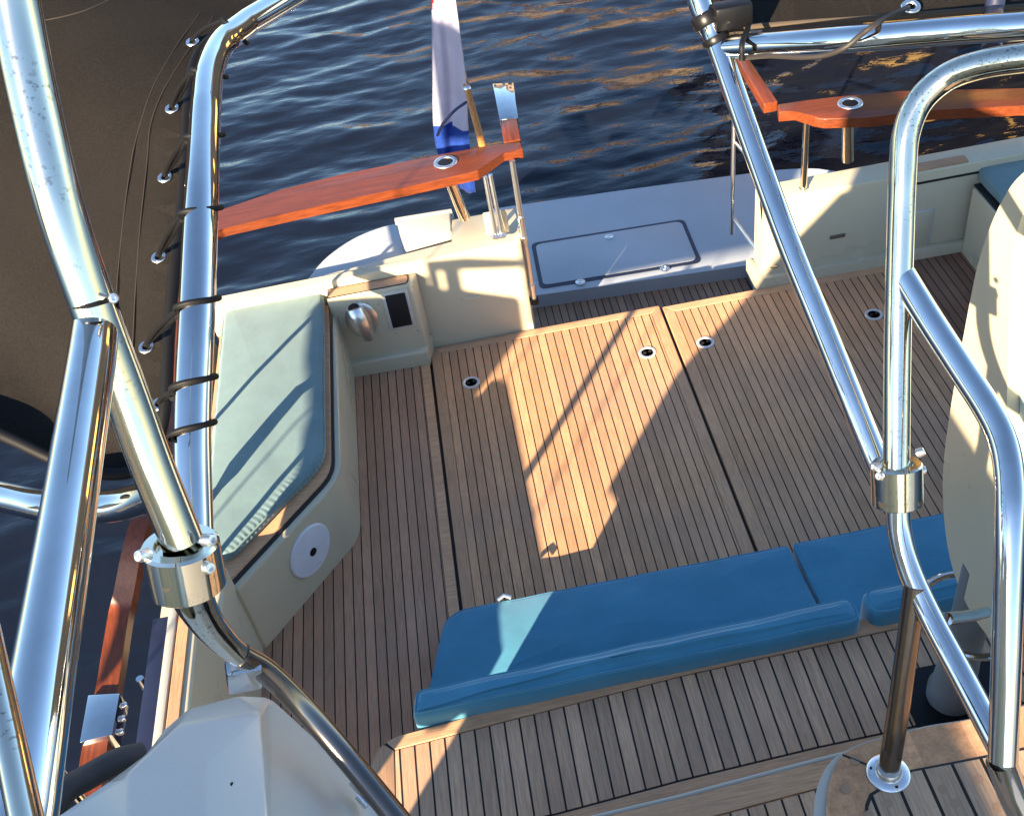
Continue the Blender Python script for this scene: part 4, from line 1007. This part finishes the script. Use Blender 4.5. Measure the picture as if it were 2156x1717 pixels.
def canvas_more():
    t = T_
    cl = [c for c in t.children if c.name.startswith('cloth')][0]
    from mathutils.bvhtree import BVHTree
    bvh = BVHTree.FromPolygons([v.co.copy() for v in cl.data.vertices], [tuple(p.vertices) for p in cl.data.polygons])
    def on(px, py, lift=.002):
        r = ray(px, py).normalized(); h, nn, i, d_ = bvh.ray_cast(O, r)
        if h is None: return D(px, py, 1.7)
        return h - r * lift
    dk = plain_mat('dark_thread', (.025, .018, .015), .9)
    for pts in (((420, 30), (370, 100), (320, 190), (285, 300), (265, 420), (250, 560), (238, 720), (232, 900)),
                ((450, 35), (395, 110), (345, 190), (318, 260), (310, 340), (295, 480), (285, 620), (278, 760), (272, 900)),
                ((0, 55), (100, 42), (180, 22), (250, -10))):
        tb('seam', spline([on(*q, .0012) for q in pts], 5), .0011, dk, t, 6)
    # eyelets in the cloth, elastic cords over the steel tube
    loops = [((405, 88), (440, 60), (492, 62), (528, 62)),
             ((362, 228), (405, 165), (435, 150), (462, 153)),
             ((347, 373), (400, 302), (430, 284), (458, 286)),
             ((334, 541), (385, 458), (420, 436), (452, 437)),
             ((308, 730), (385, 635), (420, 618), (452, 620)),
             ((336, 850), (375, 812), (415, 792), (447, 795)),
             ((330, 925), (375, 896), (410, 886), (445, 905))]
    lab = ['at the top bend', 'just below the bend', 'third from the top', 'above the wooden rail end', 'level with the cushion corner', 'sixth from the top', 'lowest one']
    hidden = 0
    for k, L in enumerate(loops):
        e = on(*L[0], .004)
        r = ray(*L[0]).normalized()
        nn = Vector((0, -.2, 1)).normalized()
        bm = bmesh.new(); torus(bm, e, nn, .0088, .0030, 20, 8, .6); link('eyelet', bm, M['chrome_s'], t)
        def onaxis(px, py):   # point of the long tube's axis on this sight line
            r_ = ray(px, py).normalized(); best = None
            for a, b in zip(AXIS, AXIS[1:]):
                for q in (a, a.lerp(b, .33), a.lerp(b, .66)):
                    w = q - O; d_ = (w - r_ * w.dot(r_)).length
                    if best is None or d_ < best[0]: best = (d_, q, (b - a).normalized())
            return best[1], best[2]
        cx_, tn = onaxis((L[2][0] + L[3][0]) / 2 - 10, L[2][1]); v_ = (O - cx_).normalized(); s_ = tn.cross(v_).normalized()
        if s_.dot(CR) > 0: s_ = -s_
        if tn.dot(CU) < 0: tn = -tn
        Rr = .021 + .0035; arc = []
        for q in range(13):
            th = math.radians(-20 + 215 * q / 12); arc.append(cx_ + s_ * math.cos(th) * Rr + v_ * math.sin(th) * Rr + tn * (-.022 * (1 - q / 12) ** 1.6))
        P_ = [e + Vector((0, 0, .004)), (e.lerp(arc[0], .5)) + Vector((0, 0, .006))] + arc
        o = tb('elastic_cord', spline(P_, 3), .0036, M['cord'], None, 10)
        tag(o, 'black elastic cord lacing brown canvas to left tube, ' + lab[k], 'cord', 'black elastic lacing cords')
        if k in (1, 2, 3, 4, 5):
            p2 = tb('cord_strand', [e + Vector((.004, 0, .004)), e.lerp(arc[0], .5) + Vector((.006, .002, .002)), arc[0] + tn * -.008], .0026, M['cord'], o, 8)
canvas_more()
def star_canvas():
    t = thing('awning_canvas', 'brown awning canvas edge with eyelet above the steel tube at top right', 'awning', D(1900, 10, 2.0), 'brown awning canvases')
    near = [(1530, 62, 2.05), (1700, 48, 2.02), (1860, 38, 1.98), (1960, 30, 1.95), (2200, 12, 1.88)]
    N_ = spline([D(*p) for p in near], 6); bm = bmesh.new(); rows = []
    for k, p in enumerate(N_):
        row = []
        for j in range(10):
            q = p + Vector((-.02 * j / 9, .75 * j / 9, .10 * j / 9 + .01 * mnoise.noise(Vector((k * .3, j * .4, 2)))))
            row.append(bm.verts.new(q))
        rows.append(row)
    for k in range(len(rows) - 1):
        for j in range(9): bm.faces.new((rows[k][j], rows[k][j + 1], rows[k + 1][j + 1], rows[k + 1][j]))
    bmesh.ops.solidify(bm, geom=bm.faces[:], thickness=.003); link('cloth', bm, CM, t, angle=80)
    bm = bmesh.new(); tube(bm, N_, .006, 10); link('hem', bm, plain_mat('brown_hem', (.05, .035, .022), .8), t)
    for px, py, d_ in ((1918, 14, 1.97), (1563, 38, 1.99)):
        bm = bmesh.new(); torus(bm, D(px, py, d_ - .02), (0, -.3, 1), .013, .0045, 22, 8, .6); link('eyelet', bm, M['chrome_s'], t)
    o = tb('elastic_cord', spline([D(1912, 16, 1.945), D(1875, 32, 1.85), D(1848, 48, 1.735), D(1815, 72, 1.725), D(1780, 100, 1.735), D(1740, 116, 1.765), D(1690, 121, 1.80), D(1620, 118, 1.86), D(1570, 122, 1.92)], 7), .0045, plain_mat('brown_elastic', (.020, .016, .014), .6), None, 10)
    tag(o, 'loose dark elastic cord from the eyelet curling over the upper right tube', 'cord', None)
    o = tb('elastic_cord', spline([D(1560, 38, 1.96), D(1575, 55, 1.95), D(1563, 90, 1.90), D(1562, 128, 1.91)], 6), .005, M['cord'], None, 10)
    tag(o, 'short black elastic cord hanging beside the black clamp at the tube joint', 'cord', None)
    bm = bmesh.new(); tube(bm, [D(2098, -15, 1.85), D(2092, 30, 1.85), D(2092, 52, 1.74), D(2088, 105, 1.72)], .016, 12); o = link('strap', bm, M['navy'], None); tag(o, 'navy strap looped over the upper right tube at the edge of the view', 'strap')
star_canvas()

# ================================================================== HELM CHAIR
def chair():
    t = thing('helm_chair', 'cream moulded helm chair seen from behind at the right edge', 'chair', (1.45, 1.85, .76))
    X0 = 1.2
    out = [(2170, 350), (2130, 390), (2092, 460), (2058, 560), (2030, 700), (2003, 850), (1988, 960), (1985, 1040), (1992, 1130), (2010, 1210), (2045, 1290), (2095, 1358)]
    inn = [(2190, 1360), (2140, 1250), (2122, 1150), (2118, 1000), (2120, 850), (2124, 700), (2130, 550), (2150, 460), (2185, 395)]
    a = [Xp(px, py, X0) for px, py in out]; b = [Xp(px, py, X0) for px, py in inn]
    A_ = spline(a, 4); B_ = spline(b, 4)
    ring = [(p.y, p.z) for p in A_] + [(p.y, p.z) for p in B_]
    bm = bmesh.new()
    v0 = [bm.verts.new((X0, y, z)) for y, z in ring]; v1 = [bm.verts.new((X0 + .55, y, z)) for y, z in ring]
    f0 = bm.faces.new(v0); f1 = bm.faces.new(v1[::-1]); n = len(ring)
    for i in range(n): bm.faces.new((v0[i], v1[i], v1[(i + 1) % n], v0[(i + 1) % n]))
    bmesh.ops.bevel(bm, geom=list(f0.edges), offset=.018, segments=4, profile=.5, affect='EDGES', clamp_overlap=True)
    link('shell', bm, M['cream'], t)
    inn2 = [(p.y, p.z) for p in B_]
    cy = .0
    bm = bmesh.new(); pr_ = [(y, z) for y, z in inn2] + [(y - .10, z + .0) for y, z in inn2[::-1]]
    v0 = [bm.verts.new((X0 + .03, y - .004, z)) for y, z in pr_]; v1 = [bm.verts.new((X0 + .52, y - .004, z)) for y, z in pr_]; n = len(pr_)
    f0 = bm.faces.new(v0); bm.faces.new(v1[::-1])
    for i in range(n): bm.faces.new((v0[i], v1[i], v1[(i + 1) % n], v0[(i + 1) % n]))
    bmesh.ops.bevel(bm, geom=list(f0.edges), offset=.02, segments=4, profile=.5, affect='EDGES', clamp_overlap=True)
    link('cushion', bm, fabric_mat('chair_vinyl', (.40, .50, .48), .2), t)
    b0 = G(2000, 1468, .755)
    bm = bmesh.new(); lathe(bm, b0, (0, 0, 1), [(.075, 0), (.075, .06), (.066, .08), (.055, .30), (.055, .68)], 32); link('pedestal', bm, M['rubber'] if 0 else plain_mat('grey_pedestal', (.16, .17, .18), .35), t)
    bm = bmesh.new(); prism(bm, rounded([(b0.x - .14, b0.y - .12), (b0.x + .2, b0.y - .12), (b0.x + .2, b0.y + .12), (b0.x - .14, b0.y + .12)], .03), .752, .768, .003, 1); link('base_plate', bm, M['black'], t)
    c = b0 + Vector((0, 0, .45)); bm = bmesh.new(); torus(bm, c, (0, 0, 1), .15, .011, 40, 10); link('foot_ring', bm, M['chrome'], t)
chair()

# ================================================================== CREAM CONSOLE, lower left
def console():
    t = thing('moulded_console', 'faceted pale grey and cream moulded console in the lower left foreground', 'console', D(500, 1700, 1.3))
    P_ = {
     'a': (500, 1463, 1.30), 'b': (568, 1466, 1.30), 'c': (740, 1622, 1.28), 'd': (757, 1655, 1.27), 'e': (850, 1730, 1.25),
     'f': (400, 1488, 1.31), 'g': (345, 1530, 1.33), 'h': (305, 1590, 1.34), 'i': (375, 1524, 1.27), 'j': (267, 1628, 1.24), 'k': (432, 1603, 1.225), 'l': (547, 1500, 1.22),
     'm': (433, 1800, 1.165), 'n': (268, 1800, 1.20), 'o': (130, 1722, 1.26), 'p': (60, 1850, 1.25), 'q': (568, 1800, 1.09), 'r': (850, 1850, 1.21), 's': (235, 1640, 1.30)}
    V3 = {k: D(*v) for k, v in P_.items()}
    bm = bmesh.new(); V = {k: bm.verts.new(v) for k, v in V3.items()}
    for f in ('abl', 'afil', 'fghi', 'hsji', 'ijkl', 'jnmk', 'kmql', 'lqb', 'bqrdc', 'der'[0:2] + 'r', 'sopnj'):
        try: bm.faces.new([V[c] for c in f])
        except Exception as ex: print('console', f, ex)
    # outer rim dropping away to a skirt
    rim = 'p o s h g f a b c d e r'.split()
    low = {}
    for k in rim:
        v = V3[k]; low[k] = bm.verts.new(v + Vector((.0, .0, -.9)) + Vector((0, .02, 0)))
    for a, b in zip(rim, rim[1:]):
        bm.faces.new((V[a], V[b], low[b], low[a]))
    bmesh.ops.recalc_face_normals(bm, faces=bm.faces)
    bmesh.ops.bevel(bm, geom=[e for e in bm.edges if len(e.link_faces) == 2], offset=.006, segments=3, profile=.6, affect='EDGES', clamp_overlap=True)
    link('body', bm, M['grey_cream'], t, angle=28)
    # dark lip outboard of it
    bm = bmesh.new(); tube(bm, spline([D(90, 1760, 1.30), D(130, 1672, 1.33), D(190, 1632, 1.36), D(250, 1600, 1.38), D(300, 1588, 1.40)], 5), .016, 14); link('rubber_lip', bm, M['rubber'], t)
    c = D(490, 1672, 1.13); bm = bmesh.new(); lathe(bm, D(491, 1650, 1.185), (-.1, -.4, 1), [(.002, -.02), (.002, .004)], 10); link('screw_hole', bm, M['hole'], t)
    for k, (px, py) in enumerate(((757, 1650), (770, 1680))):
        tb('cable_clip', [D(px - 14, py - 8, 1.24), D(px + 6, py + 14, 1.235)], .006, M['chrome_s'], t, 10)
console()

# ================================================================== SUPERSTRUCTURE behind the viewer (throws the long shade)
def cabin():
    t = thing('deckhouse', 'cream deckhouse of the boat forward of the cockpit, throwing its shade aft', 'deckhouse', (.9, -2, 0))
    # port wing out of view, after edge shaped to cut the cockpit shade
    prof = [(-6, .0), (.44, .0), (.44, 1.554), (.60, 1.39), (.78, 1.37), (.82, 1.22), (.955, 1.20), (.93, 1.55), (.685, 1.897), (.528, 2.147), (0, 2.78), (-.3, 2.95), (-6, 2.95)]
    bm = bmesh.new(); v0 = [bm.verts.new((-1.46, y, z)) for y, z in prof]; v1 = [bm.verts.new((-1.40, y, z)) for y, z in prof]
    n = len(prof); bm.faces.new(v0); bm.faces.new(v1[::-1])
    for i in range(n): bm.faces.new((v0[i], v0[(i + 1) % n], v1[(i + 1) % n], v1[i]))
    link('shade_cut_wing', bm, M['cream'], t, smooth=False)
    bm = bmesh.new(); box(bm, -1.39, 3.3, -6, -.9, 0, 2.05); link('cabin', bm, M['cream'], t, smooth=False)
    bm = bmesh.new(); box(bm, -1.39, 3.3, -6, -.2, 2.06, 2.16, .02); link('flybridge_floor', bm, M['white'], t)
    bm = bmesh.new(); box(bm, -1.46, -1.42, -4.2, -.06, 2.80, 3.50, .01); box(bm, -1.46, -1.42, -1.45, -.62, 3.505, 3.68, .01); link('added_shade_screen', bm, M['cream'], t)  # added out of view to shade the console and upper deck
    tb('post', [(-1.42, 1.75, .80), (-1.42, 1.76, 1.46)], .022, M['chrome'], t, 16)
cabin()
def sun_blockers():  # unseen panels added and cut to cast shade on transom, platform and flag
    t = thing('added_sun_blocker', 'added grey sun screen of the boat moored alongside on the left', 'blocker', (-3.1, 1.5, 1.5))
    x = -3.05
    def back(X, Y, Z):   # where the sun ray that reaches (X,Y,Z) crosses this screen
        k = (X - x) / LD.x; return (Y - LD.y * k, Z - LD.z * k)
    def slab(pts, nm):
        q = [back(*p) for p in pts]; bm = bmesh.new()
        v0 = [bm.verts.new((x, a, b)) for a, b in q]; v1 = [bm.verts.new((x - .03, a, b)) for a, b in q]; n = len(q)
        bm.faces.new(v0); bm.faces.new(v1[::-1])
        for i in range(n): bm.faces.new((v0[i], v0[(i + 1) % n], v1[(i + 1) % n], v1[i]))
        link(nm, bm, plain_mat('grey_blocker', (.3, .3, .3), .6), t, smooth=False)
    Y = 5.03
    slab([(-.34, Y, .16), (-.2, Y, .07), (.0, Y, -.09), (.12, Y, -.22), (.22, Y, -.33), (.225, Y, .20), (.21, Y, .245), (-.085, Y, .365), (-.34, Y, .43), (-.55, Y, .47), (-.80, Y, .50), (-.80, Y, .45), (-.65, Y, .35), (-.5, Y, .25)], 'panel')
    slab([(.285, Y, .03), (1.3, Y, .03), (1.3, Y, .62), (.285, Y, .62)], 'panel')
    slab([(-.42, Y, 1.24), (.02, Y, 1.24), (.02, Y, 1.78), (-.42, Y, 1.95)], 'panel')
    for yy in (-.9, .15, 1.0):
        tb('blocker_wire', [(x - .035, yy, -.4), (x - .035, yy, 4.6)], .006, M['chrome'], t, 8)
    slab([(-.155, Y, .36), (-.085, Y, .34), (-.085, Y, .50), (-.155, Y, .53)], 'blocker_strip')
    slab([(-.235, Y, .40), (-.205, Y, .40), (-.205, Y, .54), (-.235, Y, .56)], 'blocker_strip')
    slab([(-.40, Y, .40), (-.275, Y, .40), (-.275, Y, .50), (-.33, Y, .535), (-.40, Y, .54)], 'blocker_strip')
    slab([(-.235, Y, .53), (.26, Y, .44), (.26, Y, .50), (-.05, Y, .58), (-.235, Y, .60)], 'blocker_bar')
sun_blockers()
def rail_stanchion():
    # broad cleat plate on the side rail whose shade falls across the cushion
    t = thing('cleat', 'white upright cleat on the side deck behind the left steel tube', 'cleat', (-1.43, 3.56, .4))
    bm = bmesh.new()
    prof = [(3.49, .50), (3.57, .50), (3.565, .56), (3.62, .60), (3.64, .80), (3.60, .83), (3.62, .90), (3.56, .92), (3.52, .84), (3.55, .81), (3.50, .62), (3.52, .57)]
    v0 = [bm.verts.new((-1.435, y, z)) for y, z in prof]; v1 = [bm.verts.new((-1.415, y, z)) for y, z in prof]; n = len(prof)
    bm.faces.new(v0); bm.faces.new(v1[::-1])
    for i in range(n): bm.faces.new((v0[i], v0[(i + 1) % n], v1[(i + 1) % n], v1[i]))
    link('plate', bm, M['white'], t)
    bm = bmesh.new(); box(bm, -1.45, -1.41, 3.50, 3.58, .39, .52, .004); link('foot', bm, M['white'], t)
rail_stanchion()
